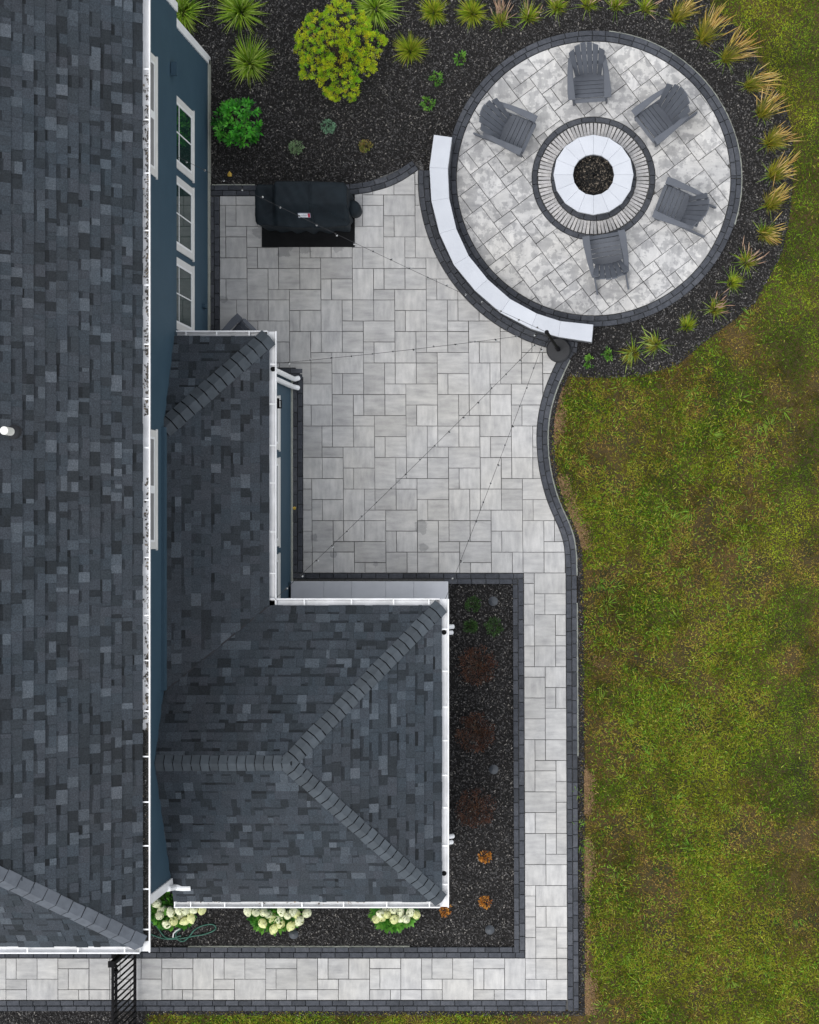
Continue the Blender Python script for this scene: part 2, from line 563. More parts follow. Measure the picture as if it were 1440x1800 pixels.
# ------------------------------------------------------------------ the ground: lawn sheet, beds, paving bases
S0 = S(0)
def topx(x, y): return XN + x * S0, YN - y * S0
def sheet(name, poly_px, z, mat, kind='structure'):
    mb = MB()
    pts = [W2(*p) for p in poly_px]
    if poly_area(pts) < 0: pts = pts[::-1]
    mb.add([(x, y, z) for x, y in pts], [tuple(range(len(pts)))])
    return tag(mb.build(name, mat), kind=kind)

mb = MB(); mb.add([(-150, -150, -0.06), (150, -150, -0.06), (150, 150, -0.06), (-150, 150, -0.06)], [(0, 1, 2, 3)])
lawn = tag(mb.build('lawn', M['lawn'], center=False), kind='structure')

LAWN_EDGE = [(1240, -40), (1250, 8), (1298, 48), (1331, 100), (1349, 129), (1382, 189), (1389, 213), (1395, 255), (1396, 311), (1389, 378),
             (1383, 410), (1375, 445), (1350, 492), (1327, 533), (1293, 560), (1237, 602), (1193, 640), (1127, 660), (1060, 664), (1006, 662)]
C_PX = (1043.7, 313.5)
sheet('planting_bed', [(330, -160), (1240, -160)] + LAWN_EDGE + [(1000, 640), (985, 560), (700, 360), (330, 360)], -0.05, M['soil'])
sheet('side_bed', [(600, 1020), (906, 1020), (908, 1670), (220, 1670), (220, 1500), (600, 1500)], -0.05, M['soil'])
sheet('fence_bed', [(-80, 1770), (262, 1770), (262, 1920), (-80, 1920)], -0.05, M['soil'])

# smooth curves measured on the ground
def catmull(pts, n=8):
    out = []
    P = [pts[0]] + list(pts) + [pts[-1]]
    for i in range(1, len(P) - 2):
        p0, p1, p2, p3 = P[i - 1], P[i], P[i + 1], P[i + 2]
        for k in range(n):
            t = k / n
            out.append(tuple(0.5 * (2 * p1[j] + (p2[j] - p0[j]) * t + (2 * p0[j] - 5 * p1[j] + 4 * p2[j] - p3[j]) * t * t + (3 * p1[j] - p0[j] - 3 * p2[j] + p3[j]) * t ** 3) for j in (0, 1)))
    out.append(tuple(pts[-1]))
    return out
S_CURVE = catmull([(993, 610), (985, 623), (976.7, 640), (967, 661), (958, 684), (950, 712), (945.5, 737), (943.6, 762), (944, 786), (946, 811), (950, 835.5), (955.2, 858), (962.3, 881),
                   (972.5, 906), (982, 927), (989.5, 949), (993, 972), (994.2, 1000), (994.5, 1012)])
N_CURVE = catmull([(366, 344.5), (480, 344.5), (590, 344.5), (640, 339.5), (662, 334.6), (684, 328), (707, 317), (722, 307.5), (736, 297.5)])
sx_ = np.array([p[1] for p in S_CURVE]); sv_ = np.array([p[0] for p in S_CURVE])
nx_ = np.array([p[0] for p in N_CURVE]); nv_ = np.array([p[1] for p in N_CURVE])
def walk_r(y): return 994.5 + (y - 1007) * 0.0045

def pf(fpx):
    def g(x, y):
        a, b = topx(x, y)
        return fpx(a, b) / S0
    return g
clip_patio = [pf(lambda x, y: x - 386.3), pf(lambda x, y: max(x - 532.6, 646.5 - y)), pf(lambda x, y: 1007.2 - y),
              pf(lambda x, y: y - float(np.interp(x, nx_, nv_))), pf(lambda x, y: math.hypot(x - C_PX[0], y - C_PX[1]) - 308.6),
              pf(lambda x, y: float(np.interp(y, sx_, sv_)) - x)]
clip_disc = [pf(lambda x, y: 241.0 - math.hypot(x - C_PX[0], y - C_PX[1])), pf(lambda x, y: math.hypot(x - C_PX[0], y - C_PX[1]) - 108.6)]

def paver(quad_px, parent, mat, clips=(), gap=0.0035):
    poly = [W2(*p) for p in quad_px]
    if poly_area(poly) < 0: poly = poly[::-1]
    for f in clips:
        poly = clip_f(poly, f)
        if len(poly) < 3: return None
    if poly_area(poly) < 0: poly = poly[::-1]
    if poly_area(poly) < 0.0016: return None
    poly = inset(poly, gap * random.uniform(.7, 1.5))
    if poly_area(poly) < 0.001: return None
    z = random.uniform(-0.0015, 0.0015)
    return MB().slab(poly, -0.032, z, 0.003).build('paver', mat, parent)

def base(name, polys, z=-0.034):
    mb = MB()
    for i, poly in enumerate(polys):
        pts = [W2(*p) for p in poly]
        if poly_area(pts) < 0: pts = pts[::-1]
        mb.add([(x, y, z - 0.0006 * i) for x, y in pts], [tuple(range(len(pts)))])
    return tag(mb.build(name, M['sand'], center=False), kind='structure')

def ring_px(r, n=96, c=C_PX): return [(c[0] + r * math.cos(2 * math.pi * k / n), c[1] + r * math.sin(2 * math.pi * k / n)) for k in range(n)]
s_out = [(x + 19, y + 2) for x, y in S_CURVE]
patio = base('patio', [[(368, 327), (600, 327), (640, 322), (740, 280), (800, 480), (990, 600)] + s_out + [(1013, 1026), (300, 1026), (300, 500), (368, 500)]])
round_patio = base('round_patio', [ring_px(258.5), ], -0.0375)
walkway = base('walkway', [[(903, 1008), (1013, 1008), (1017, 1776), (-90, 1776), (-90, 1667), (905, 1667)]], -0.0395)

# patio: a laying pattern of five sizes that repeats every ten units
PAT = [(0, 0, 3, 2), (0, 2, 1, 2), (1, 2, 2, 2), (3, 1, 2, 3), (5, 1, 1, 2), (6, 1, 2, 2), (8, 1, 2, 2), (5, 3, 2, 1)]
U = 18.53
def patio_pt(c, r):
    x, y = 546.8 + U * c, 674.9 + 18.48 * r
    return (x + (y - 693) * 0.007, y)
for j in range(-9, 9):
    for i in range(-6, 8):
        oc, orr = 9 + 10 * i - 3 * j, 3 * j
        for (c, r, w, h) in PAT:
            c0, r0 = oc + c, orr + r
            x, y = patio_pt(c0 + w / 2, r0 + h / 2)
            if not (340 < x < 1040 and 270 < y < 1040): continue
            paver([patio_pt(c0, r0), patio_pt(c0 + w, r0), patio_pt(c0 + w, r0 + h), patio_pt(c0, r0 + h)], patio, M['paver'], clip_patio)
# round patio: the same pattern turned by 37 degrees
TH = math.radians(37.0)
ax, bx = (math.cos(TH), -math.sin(TH)), (math.sin(TH), math.cos(TH))
def disc_pt(c, r):
    return (827.1 + U * ((c - 3) * ax[0] + (r - 1) * bx[0]), 306.7 + U * ((c - 3) * ax[1] + (r - 1) * bx[1]))
for j in range(-12, 16):
    for i in range(-7, 9):
        oc, orr = 10 * i - 3 * j, 3 * j
        for (c, r, w, h) in PAT:
            c0, r0 = oc + c, orr + r
            x, y = disc_pt(c0 + w / 2, r0 + h / 2)
            if math.hypot(x - C_PX[0], y - C_PX[1]) > 285: continue
            paver([disc_pt(c0, r0), disc_pt(c0 + w, r0), disc_pt(c0 + w, r0 + h), disc_pt(c0, r0 + h)], round_patio, M['paver_stained'], clip_disc)
# side walk (four units wide)
WALK = [(0,0,1,1),(1,0,3,2),(0,1,1,2),(1,2,1,2),(2,2,2,2),(0,3,1,2),(1,4,2,3),(3,4,1,2),(3,6,1,1),(0,5,1,2),(0,7,1,2),(1,7,2,2),(3,7,1,2),(0,9,2,1),(2,9,2,2),
        (0,10,2,2),(2,11,1,2),(3,11,1,2),(0,12,2,2),(2,13,2,3),(0,14,2,2),(0,16,1,3),(1,16,1,2),(2,16,2,2),(1,18,2,1),(3,18,1,2),(0,19,1,2),(1,19,2,2),(3,20,1,2),
        (0,21,3,2),(3,22,1,3),(0,23,1,2),(1,23,2,2),(0,25,2,3),(2,25,1,2),(3,25,1,2),(2,27,2,1),(0,28,2,2),(2,28,2,2),(0,30,1,1),(1,30,3,2),(0,31,1,2),(1,32,1,2),
        (2,32,2,2),(0,33,1,2),(1,34,2,3),(3,34,1,2),(3,36,1,1),(0,35,1,2),(0,37,1,2),(1,37,2,2),(3,37,1,2),(0,39,2,1),(2,39,2,2),(0,40,2,1)]
def walk_pt(c, r):
    y = 1007.2 + 18.32 * r
    return (920.7 + 18.5 * c + (y - 1007) * 0.0042, y)
for (c, r, w, h) in WALK:
    paver([walk_pt(c, r), walk_pt(c + w, r), walk_pt(c + w, r + h), walk_pt(c, r + h)], walkway, M['paver'])
ROW = [(0,0,2,3),(0,3,2,1),(2,0,1,2),(3,0,2,2),(5,0,2,2),(2,2,2,1),(2,3,2,1),(4,2,3,2),(7,0,3,1),(7,1,1,2),(8,1,2,2),(7,3,2,1),(9,3,1,1)]
def row_pt(c, r): return (521.9 + 18.27 * c, 1684.6 + 18.4 * r)
for k in range(-4, 3):
    for (c, r, w, h) in ROW:
        c0 = c + 10 * k
        if c0 + w > 22 or 521.9 + 18.27 * c0 < -80: continue
        paver([row_pt(c0, r), row_pt(c0 + w, r), row_pt(c0 + w, r + h), row_pt(c0, r + h)], walkway, M['paver'])

# charcoal border bricks, two rows wide, laid along a line
def resample(path, step):
    d = [0.0]
    for a, b in zip(path[:-1], path[1:]): d.append(d[-1] + math.hypot(b[0] - a[0], b[1] - a[1]))
    d = np.array(d); xs = np.array([p[0] for p in path]); ys = np.array([p[1] for p in path])
    def at(s):
        s = min(max(s, 0.0), d[-1])
        e = 1.5
        x, y = np.interp(s, d, xs), np.interp(s, d, ys)
        x2, y2 = np.interp(min(s + e, d[-1]), d, xs), np.interp(min(s + e, d[-1]), d, ys)
        x1, y1 = np.interp(max(s - e, 0), d, xs), np.interp(max(s - e, 0), d, ys)
        l = math.hypot(x2 - x1, y2 - y1) or 1
        return x, y, (x2 - x1) / l, (y2 - y1) / l
    return at, d[-1]
def border(path, rows, parent, length=24.0, name='border_brick', mat=None, side=1, nseg=2, top=0.002, gap=0.004, ch=0.005):
    """rows: list of (offset0, offset1) in px to the left (side=1) or right (side=-1) of the walking direction (image sense)"""
    at, L = resample(path, 1)
    for ri, (o0, o1) in enumerate(rows):
        s = -(0.5 * length if ri % 2 else 0.0)
        while s < L - 1:
            l = length * random.uniform(0.94, 1.06)
            a, b = max(s, 0), min(s + l, L)
            s += l
            if b - a < 4: continue
            inner, outer = [], []
            for k in range(nseg + 1):
                x, y, tx, ty = at(a + (b - a) * k / nseg)
                nx, ny = ty * side, -tx * side
                inner.append((x + nx * o0, y + ny * o0)); outer.append((x + nx * o1, y + ny * o1))
            poly = [W2(*p) for p in inner + outer[::-1]]
            if poly_area(poly) < 0: poly = poly[::-1]
            poly = inset(poly, gap)
            MB().slab(poly, -0.033, top + random.uniform(-0.003, 0.003), ch).build(name, mat or M['brick'], parent)
R2 = [(0.3, 9.9), (9.9, 19.6)]
border([(386, 345), (386.5, 500), (387, 660)], R2, patio, side=-1)
border(N_CURVE, R2, patio, side=1)
arc = [(C_PX[0] + 308.5 * math.cos(a), C_PX[1] - 308.5 * math.sin(a)) for a in np.linspace(math.radians(177.2), math.radians(264.5), 60)]
border(arc, [(0.2, 10), (10, 19.6), (19.6, 29)], patio, side=1)
border(S_CURVE, R2, patio, side=1)
border([(532.5, 667), (532.5, 1007)], R2, patio, side=-1)
border([(440, 647), (532.5, 647)], R2, patio, side=-1)
border([(513, 1007.5), (920, 1007.5)], [(0.3, 9.9)], patio, side=-1)
border([(780, 1017.3), (910, 1017.3)], [(0.3, 9.7)], patio, side=-1)
border([(920.6, 1017.5), (923.4, 1685)], [(0.3, 9.9)], walkway, side=-1)
border([(910.7, 1027.5), (913.4, 1675)], [(0.3, 9.6)], walkway, side=-1)
border([(-60, 1684.4), (923, 1684.4)], [(0.3, 9.9)], walkway, side=1)
border([(-60, 1674.6), (913, 1674.6)], [(0.3, 9.6)], walkway, side=1)
border([(994.6, 1012), (998, 1778)], [(0.3, 10)], walkway, side=1)
border([(1004.6, 1012), (1008, 1778)], [(0.3, 9.8)], walkway, side=1)
border([(-60, 1758.4), (998, 1758.4)], [(0.3, 9.9)], walkway, side=-1)
border([(-60, 1768.4), (998, 1768.4)], [(0.3, 9.6)], walkway, side=-1)
circ = lambda r, a0=0.0, n=120: [(C_PX[0] + r * math.cos(a + a0), C_PX[1] + r * math.sin(a + a0)) for a in np.linspace(0, 2 * math.pi, n)]
border(circ(241.2), [(0.3, 9.9), (9.9, 19.4)], round_patio, length=23.5, side=1)
# fire-pit surround: ring of bricks, ring of pale edge-laid bricks, ring of bricks
border(circ(98.6, 0.1), [(0.3, 9.8)], round_patio, length=24.4, name='ring_brick', side=1, nseg=3)
border(circ(63.5, 0.2), [(0.3, 10.6)], round_patio, length=20.6, name='ring_brick', side=1, nseg=3)
NS = 86
for k in range(NS):
    a = 2 * math.pi * k / NS
    w = 2.55
    ra, rb = 75.2 + random.uniform(-.5, .4), 97.9 + random.uniform(-.8, .3)
    ca, sa = math.cos(a), math.sin(a)
    jit = random.uniform(-.35, .35)
    q = [(C_PX[0] + r * ca - (o + jit) * sa, C_PX[1] + r * sa + (o + jit) * ca) for r, o in ((ra, -w), (rb, -w), (rb, w), (ra, w))]
    poly = [W2(*p) for p in q]
    if poly_area(poly) < 0: poly = poly[::-1]
    MB().slab(poly, -0.03, random.uniform(-.003, .004), 0.004).build('edge_laid_brick', M['edge_brick'], round_patio)
# pale concrete haunch showing along the outer edge of the borders
def haunch(path, off, side, parent, w=1.2):
    at, L = resample(path, 1)
    mb = MB()
    n = int(L / 6)
    vs_ = []
    for k in range(n + 1):
        x, y, tx, ty = at(L * k / n)
        nx, ny = ty * side, -tx * side
        o = off + random.uniform(-.2, .5)
        for oo, z in ((off - 1, -0.03), (off - 1, -0.012), (o + w, -0.014), (o + w + 1.5, -0.05)):
            p = W2(x + nx * oo, y + ny * oo)
            vs_.append((p[0], p[1], z))
    fs_ = []
    for k in range(n):
        for q in range(3):
            fs_.append((k * 4 + q, k * 4 + q + 1, (k + 1) * 4 + q + 1, (k + 1) * 4 + q))
    mb.add(vs_, fs_)
    return mb.build('concrete_haunch', M['concrete'], parent)
haunch(S_CURVE[8:], 19.6, 1, patio, .3)
haunch([(998, 1060), (999.4, 1330)], 16.2, 1, walkway, .5)
haunch([(C_PX[0] + 260.6 * math.cos(a), C_PX[1] + 260.6 * math.sin(a)) for a in np.linspace(math.radians(-84), math.radians(18), 50)], 0.0, 1, round_patio, .5)
haunch([(372, 325), (448, 325)], 0.0, 1, patio, 1.0)
haunch([(330, 1665.2), (720, 1665.2)], 0.0, 1, walkway, 0.8)
# ------------------------------------------------------------------ seat wall, fire pit, stone step
def quad_slab(pts, z0, z1, ch=0.003):
    poly = [(p.x, p.y) for p in pts]
    return MB().slab(inset(poly if poly_area(poly) > 0 else poly[::-1], 0.0007), z0, z1, ch)
SW = [((762.8, 236.7), (794.6, 241)), ((755, 294), (787.2, 295.8)), ((758.4, 352.8), (789.4, 348)), ((772.6, 410.3), (802, 401.7)), ((797.8, 465.3), (824, 449.4)),
      ((835, 510.5), (857.7, 491)), ((880, 549.6), (896.5, 525.2)), ((934, 577.8), (943.7, 550.9)), ((981.6, 592), (985.3, 564.3)), ((1040.3, 601), (1043.2, 570.4))]
ZW = 0.46
seat_wall = thing('seat_wall', W(806, 470), 'curved low seat wall with nine white coping slabs beside the round patio', 'seat wall')
for k in range(9):
    a0, b0 = SW[k]; a1, b1 = SW[k + 1]
    P = [W(*a0, ZW), W(*b0, ZW), W(*b1, ZW), W(*a1, ZW)]
    quad_slab(P, ZW - 0.06, ZW).build('coping_slab', M['coping'], seat_wall)
    c0, c1 = (P[0] + P[1]) / 2, (P[3] + P[2]) / 2
    Q = []
    for p, c in ((P[0], c0), (P[1], c0), (P[2], c1), (P[3], c1)): Q.append(c + (p - c) * 0.84)
    for zz in range(3):
        z0 = -0.02 + zz * 0.14
        f0, f1 = (0, 1)
        n = 2
        for s_ in range(n):
            t0, t1 = s_ / n, (s_ + 1) / n
            pts = [Q[0].lerp(Q[3], t0), Q[1].lerp(Q[2], t0), Q[1].lerp(Q[2], t1), Q[0].lerp(Q[3], t1)]
            quad_slab(pts, z0, z0 + 0.137, 0.008).build('wall_block', M['wall_block'], seat_wall)

FC = W(1043.9, 313.8)
ZF = 0.32
fire_pit = thing('fire_pit', FC, 'round fire pit with white coping ring and black gravel in its middle', 'fire pit')
r_out, r_in = 69.7 / S(ZF), 36.2 / S(ZF)
for k in range(16):
    a0, a1 = 2 * math.pi * k / 16, 2 * math.pi * (k + 1) / 16
    ro = r_out / math.cos(math.pi / 16) * 0.992
    pts = [FC + Vector((r * math.cos(a), r * math.sin(a), 0)) for r, a in ((r_in, a0), (ro, a0), (ro, a1), (r_in, a1))]
    quad_slab(pts, ZF - 0.055, ZF, 0.003).build('coping_slab', M['coping'], fire_pit)
    for zz in range(2):
        q = [FC + Vector((r * math.cos(a + zz * 0.19), r * math.sin(a + zz * 0.19), 0)) for r, a in ((r_in + 0.02, a0), (r_out - 0.025, a0), (r_out - 0.025, a1), (r_in + 0.02, a1))]
        quad_slab(q, -0.02 + zz * 0.118, 0.096 + zz * 0.118, 0.006).build('wall_block', M['wall_block'], fire_pit)
# gravel inside
def chips(n, sampler, size, zfun, pal, name, mat, parent=None, flat=0.5, aspect=(0.35, 0.8), ember=None):
    x, y = sampler(n)
    n = len(x)
    sz = rng.uniform(size[0], size[1], n); asp = rng.uniform(aspect[0], aspect[1], n)
    a = rng.uniform(0, 2 * np.pi, n)
    tx, ty = rng.normal(0, flat, n), rng.normal(0, flat, n)
    u = np.stack([np.cos(a), np.sin(a), tx], 1); v = np.stack([-np.sin(a), np.cos(a), ty], 1)
    u /= np.linalg.norm(u, axis=1)[:, None]; v /= np.linalg.norm(v, axis=1)[:, None]
    nn = np.cross(u, v)
    c = np.stack([x, y, zfun(x, y) + rng.uniform(0, 0.012, n)], 1)
    hu = u * (sz / 2)[:, None]; hv = v * (sz * asp / 2)[:, None]
    up = nn * (sz * 0.16)[:, None]
    V = np.stack([c - hu, c - hv * 0.9 + up * .4, c + hu, c + hv + up * .4, c + up], 1).reshape(-1, 3)
    b = np.arange(n)[:, None] * 5
    Fc = np.concatenate([b + np.array([[0, 1, 4]]), b + np.array([[1, 2, 4]]), b + np.array([[2, 3, 4]]), b + np.array([[3, 0, 4]])], 1).reshape(-1, 3)
    cols = pal(n, x, y)
    return fast_mesh(name, V, Fc, np.repeat(cols, 5, 0), mat, parent)
def disc_sampler(c, r):
    def f(n):
        a = rng.uniform(0, 2 * np.pi, n); rr = r * np.sqrt(rng.random(n))
        return c.x + rr * np.cos(a), c.y + rr * np.sin(a)
    return f
def pal_gravel(n, x, y):
    t = rng.random(n)
    base_ = np.where(t[:, None] < 0.68, np.array([[0.012, 0.012, 0.012]]), np.where(t[:, None] < 0.86, np.array([[0.05, 0.043, 0.035]]), np.array([[0.17, 0.145, 0.115]])))
    return base_ * rng.uniform(0.6, 1.4, (n, 1))
def zbowl(x, y):
    d = np.hypot(x - FC.x, y - FC.y - 0.02)
    return 0.05 + 0.05 * np.clip(d / r_in, 0, 1) ** 2
mb = MB(); mb.lathe((FC.x, FC.y, 0), [(r_in + 0.03, -0.02), (r_in + 0.03, 0.04)], 32)
mb.build('gravel_bed', M['soil'], fire_pit)
tag(chips(2600, disc_sampler(FC, r_in + 0.01), (0.018, 0.045), zbowl, pal_gravel, 'gravel', M['chip'], fire_pit, 0.5, (0.5, 0.95)), kind='stuff')
mb = MB(); mb.tube([FC + Vector((0, 0.03, 0.05)), FC + Vector((0.004, 0.05, 0.13))], 0.02, 10); mb.build('burner_pipe', M['black'], fire_pit)

ZS = 0.30
step = thing('stone_step', W(650, 1040), 'long low stone step of five pale grey slabs along the house wall', 'step')
xs_ = [511, 569, 618, 678, 727, 787.5]
for k in range(5):
    x0, x1 = W(xs_[k], 0, ZS).x, W(xs_[k + 1], 0, ZS).x
    y0, y1 = W(0, 1022, ZS).y, -1.29
    quad_slab([Vector((x0, y1, 0)), Vector((x1, y1, 0)), Vector((x1, y0, 0)), Vector((x0, y0, 0))], ZS - 0.06, ZS, 0.006).build('step_slab', M['step_stone'], step)
    mb = MB(); mb.slab([(x0 + .003, y1), (x1 - .003, y1), (x1 - (.02 if k == 4 else .003), y0 - 0.025), (x0 + .003, y0 - 0.025)], -0.03, ZS - 0.061, 0)
    mb.build('riser_block', M['wall_block'], step)

# ------------------------------------------------------------------ the house
XU, XL = -6.03, -6.15           # upper wall, lower wall (east face)
YS, YNN = -4.83, 7.2            # south and north wall
ZE, ZL = 5.6, 2.8               # main eave, low eave
house = thing('house', (-6.1, 1.0, 0), 'navy house with charcoal shingle roofs and white gutters beside the patio', 'house')

def siding(name, p0, p1, z0, z1, out, expo=0.15):
    """lap siding between two ground points, facing out"""
    p0, p1, out = Vector(p0), Vector(p1), Vector(out).normalized()
    mb = MB()
    n = int(math.ceil((z1 - z0) / expo))
    for k in range(n):
        a, b = z0 + k * expo, min(z0 + (k + 1) * expo, z1)
        q = []
        for p in (p0, p1):
            q.append([Vector((p.x, p.y, a)), Vector((p.x, p.y, a)) + out * 0.014, Vector((p.x, p.y, b)) + out * 0.002, Vector((p.x, p.y, b))])
        mb.add(q[0] + q[1], [(0, 1, 5, 4), (1, 2, 6, 5), (2, 3, 7, 6)])
    return mb.build(name, M['siding'], house)

mb = MB(); mb.span(-13.5, XU - 0.005, YS + 0.005, YNN - 0.005, ZL - 0.1, ZE); mb.build('upper_storey', M['siding'], house)
mb = MB(); mb.span(-13.4, XL - 0.005, YS + 0.1, 7.115, -0.06, ZL - 0.102); mb.build('lower_storey', M['siding'], house)
siding('upper_siding', (XU, YS, 0), (XU, YNN, 0), ZL - 0.1, ZE, (1, 0, 0))
siding('lower_siding', (XL, 2.25, 0), (XL, 7.12, 0), 0.12, ZL - 0.1, (1, 0, 0))
siding('upper_siding', (-8, YS, 0), (XU, YS, 0), ZL - 0.1, ZE, (0, -1, 0))
mb = MB(); mb.span(XL - 0.02, XL + 0.03, 2.25, 7.1, -0.06, 0.10); mb.build('foundation', M['concrete'], house)
# corner boards
for (x, y, z0, z1) in ((XU, YNN, ZL - 0.1, ZE), (XL, 7.12, 0.0, ZL - 0.102), (XU, YS, 2.5, ZE)):
    sy = 1 if y > 0 else -1
    mb = MB(); mb.span(x - 0.09, x + 0.030, y + sy * 0.004, y + sy * 0.03, z0, z1); mb.span(x + 0.003, x + 0.030, y - sy * 0.09, y + sy * 0.004, z0, z1)
    mb.build('corner_board', M['white'], house)
# small wall vent on the upper wall
vp = W(300, 122, 3.0); mb = MB(); mb.span(XU + .01, XU + .08, vp.y - .07, vp.y + .07, 2.92, 3.06); mb.span(XU + .02, XU + .10, vp.y - .09, vp.y + .09, 3.06, 3.075); mb.build('wall_vent', M['siding'], house)
mb = MB(); mb.span(XL + .01, XL + .06, 3.3, 3.36, .35, .50); mb.build('outlet_box', M['siding'], house)

def window(x, y0, y1, z0, z1, glass, nm=1, hm=None, cas=0.09, proud=0.028):
    mb = MB()
    mb.span(x + .010, x + proud, y0, y1, z0, z0 + cas); mb.span(x + .010, x + proud, y0, y1, z1 - cas, z1)
    mb.span(x + .010, x + proud - .002, y0, y0 + cas, z0 + cas, z1 - cas); mb.span(x + .010, x + proud - .002, y1 - cas, y1, z0 + cas, z1 - cas)
    mb.span(x + .010, x + proud + .008, y0 - .02, y1 + .02, z0 - .03, z0)
    w = mb.build('window', M['casing'], house)
    mb = MB(); mb.span(x + .010, x + .0185, y0 + cas, y1 - cas, z0 + cas, z1 - cas); mb.build('pane', glass, w)
    mb = MB()
    for k in range(1, nm + 1):
        yy = y0 + (y1 - y0) * k / (nm + 1)
        t_ = 0.009 if nm == 1 and glass == M['glass'] else 0.05
        mb.span(x + .019, x + .024, yy - t_, yy + t_, z0 + cas, z1 - cas)
    for zz in (hm or []): mb.span(x + .0188, x + .0235, y0 + cas, y1 - cas, zz - .009, zz + .009)
    for yy in (y0 + cas, y1 - cas - .03): mb.span(x + .0192, x + .0255, yy, yy + .03, z0 + cas, z1 - cas)
    mb.span(x + .0192, x + .0255, y0 + cas + .03, y1 - cas - .03, z0 + cas, z0 + cas + .035)
    mb.build('sash', M['white'], w)
    return w
for (a, b) in ((5.06, 6.07), (3.91, 4.95), (2.80, 3.81)): window(XL, a, b, 1.15, 2.55, M['glass'], 1, [2.05])
for (a, b) in ((4.61, 6.18), (-.26, 1.29)): window(XU, a, b, 3.90, 5.15, M['screen'], 1, None)
XW = -4.90                       # wing east wall
mb = MB(); mb.span(XU + .02, XW - .005, -1.3, 2.29, -.06, 2.72); mb.build('wing_body', M['siding'], house)
mb = MB(); mb.span(XU + .02, -2.625, -4.84, -1.301, -.06, 2.72); mb.build('rear_body', M['siding'], house)
siding('wing_siding', (XW, -1.3, 0), (XW, 2.295, 0), .10, 2.72, (1, 0, 0))
siding('wing_siding', (XW, 2.295, 0), (XL, 2.295, 0), .10, 2.72, (0, 1, 0))
siding('rear_siding', (-2.62, -4.85, 0), (-2.62, -1.3, 0), .10, 2.72, (1, 0, 0))
siding('rear_siding', (XW, -1.296, 0), (-2.62, -1.296, 0), .30, 2.72, (0, 1, 0))
siding('rear_siding', (XU, -4.845, 0), (-2.62, -4.845, 0), .10, 2.72, (0, -1, 0))
mb = MB(); mb.span(XW - .02, XW + .03, -1.29, 2.32, -.06, .09); mb.build('foundation', M['concrete'], house)
for (a, b) in ((1.15, 1.93), (-.25, 1.03), (-1.25, -.365)): window(XW, a, b, 1.14, 2.40, M['screen'], 0, None, cas=.085)
# flashing board where the low roofs meet the tall wall
mb = MB(); mb.span(XU + .003, XU + .05, -2.15, 1.36, 3.40, 3.56); mb.build('flashing_board', M['siding'], house)

# ---- roofs
E_SH = 0.134
shingle_pool = []
def unit(v): return Vector(v).normalized()
def roof_plane(name, O, u, v, poly, seed, expo=E_SH):
    """O: a point of the eave, u along it, v up the slope, poly in (u,v) metres"""
    O, u, v = Vector(O), unit(u), unit(v)
    n = u.cross(v)
    if n.z < 0: n = -n
    P = lambda a, b, c=0.0: O + u * a + v * b + n * c
    if poly_area(poly) < 0: poly = poly[::-1]
    m = len(poly)
    mb = MB()
    vs_ = [P(a, b, -.09) for a, b in poly] + [P(a, b, 0) for a, b in poly]
    mb.add(vs_, [tuple(range(m, 2 * m)), tuple(range(m - 1, -1, -1))] + [(k, (k + 1) % m, m + (k + 1) % m, m + k) for k in range(m)])
    part = mb.build(name, M['deck'], house)
    r = random.Random(seed)
    u0, u1 = min(p[0] for p in poly), max(p[0] for p in poly)
    v1 = max(p[1] for p in poly)
    for k in range(int(v1 / expo) + 1):
        a = u0 - r.uniform(0, .3)
        while a < u1:
            w = r.choice([.05, .08, .10, .11, .12, .125, .13, .14, .15, .19]) * r.uniform(.9, 1.1)
            q = clip_conv([(a, k * expo), (a + w, k * expo), (a + w, (k + 1) * expo), (a, (k + 1) * expo)], poly)
            a += w
            if len(q) < 3 or abs(poly_area(q)) < 4e-4: continue
            t = r.choice([.006, .008, .015, .018])
            q = inset(q if poly_area(q) > 0 else q[::-1], .0006)
            top = [P(x, y, .002 + t * max(.12, 1 - (y - k * expo) / expo)) for x, y in q]
            bot = [P(x, y, -.002) for x, y in q]
            nn = len(q)
            fs_ = [tuple(range(nn, 2 * nn))] + [(i, (i + 1) % nn, nn + (i + 1) % nn, nn + i) for i in range(nn)]
            if n.dot(u.cross(v)) < 0: fs_ = [f[::-1] for f in fs_]
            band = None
            if nn == 4 and w < .2 and r.random() < .42:  # painted shade strip over the upslope part of some tabs
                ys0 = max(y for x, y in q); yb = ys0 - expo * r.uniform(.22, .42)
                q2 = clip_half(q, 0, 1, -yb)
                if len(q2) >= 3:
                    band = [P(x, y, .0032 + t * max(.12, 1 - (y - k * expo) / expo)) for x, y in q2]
            c = sum(top, Vector()) / nn
            px, py = XN + c.x * S(c.z), YN - c.y * S(c.z)
            vis = 0 <= px <= 1440 and 0 <= py <= 1800
            shingle_pool.append((abs(poly_area(q)) * S(c.z) ** 2 if vis and nn == 4 else 0, part, bot + top, fs_, band))
    return part

def slope_v(dx, dy, p):
    return unit((dx, dy, p))
pE, pS = 0.9, 1.16
XE, YSE, ZR = -5.765, -5.095, 5.63
cE = 1 / math.sqrt(1 + pE * pE); cS = 1 / math.sqrt(1 + pS * pS)
RUN = 3.6
roof_plane('main_roof', (XE, YSE, ZR), (0, 1, 0), (-1, 0, pE), [(0, 0), (12.7, 0), (12.7, RUN / cE), (RUN * .776, RUN / cE)], 11, .141)
roof_plane('main_roof', (XE, YSE, ZR), (-1, 0, 0), (0, 1, pS), [(0, 0), (RUN, RUN * .776 / cS), (2 * RUN, 0)], 12, .141)
roof_plane('main_roof', (XE - 2 * RUN, YSE, ZR), (0, 1, 0), (1, 0, pE), [(0, 0), (12.7, 0), (12.7, RUN / cE), (RUN * .776, RUN / cE)], 13, .3)
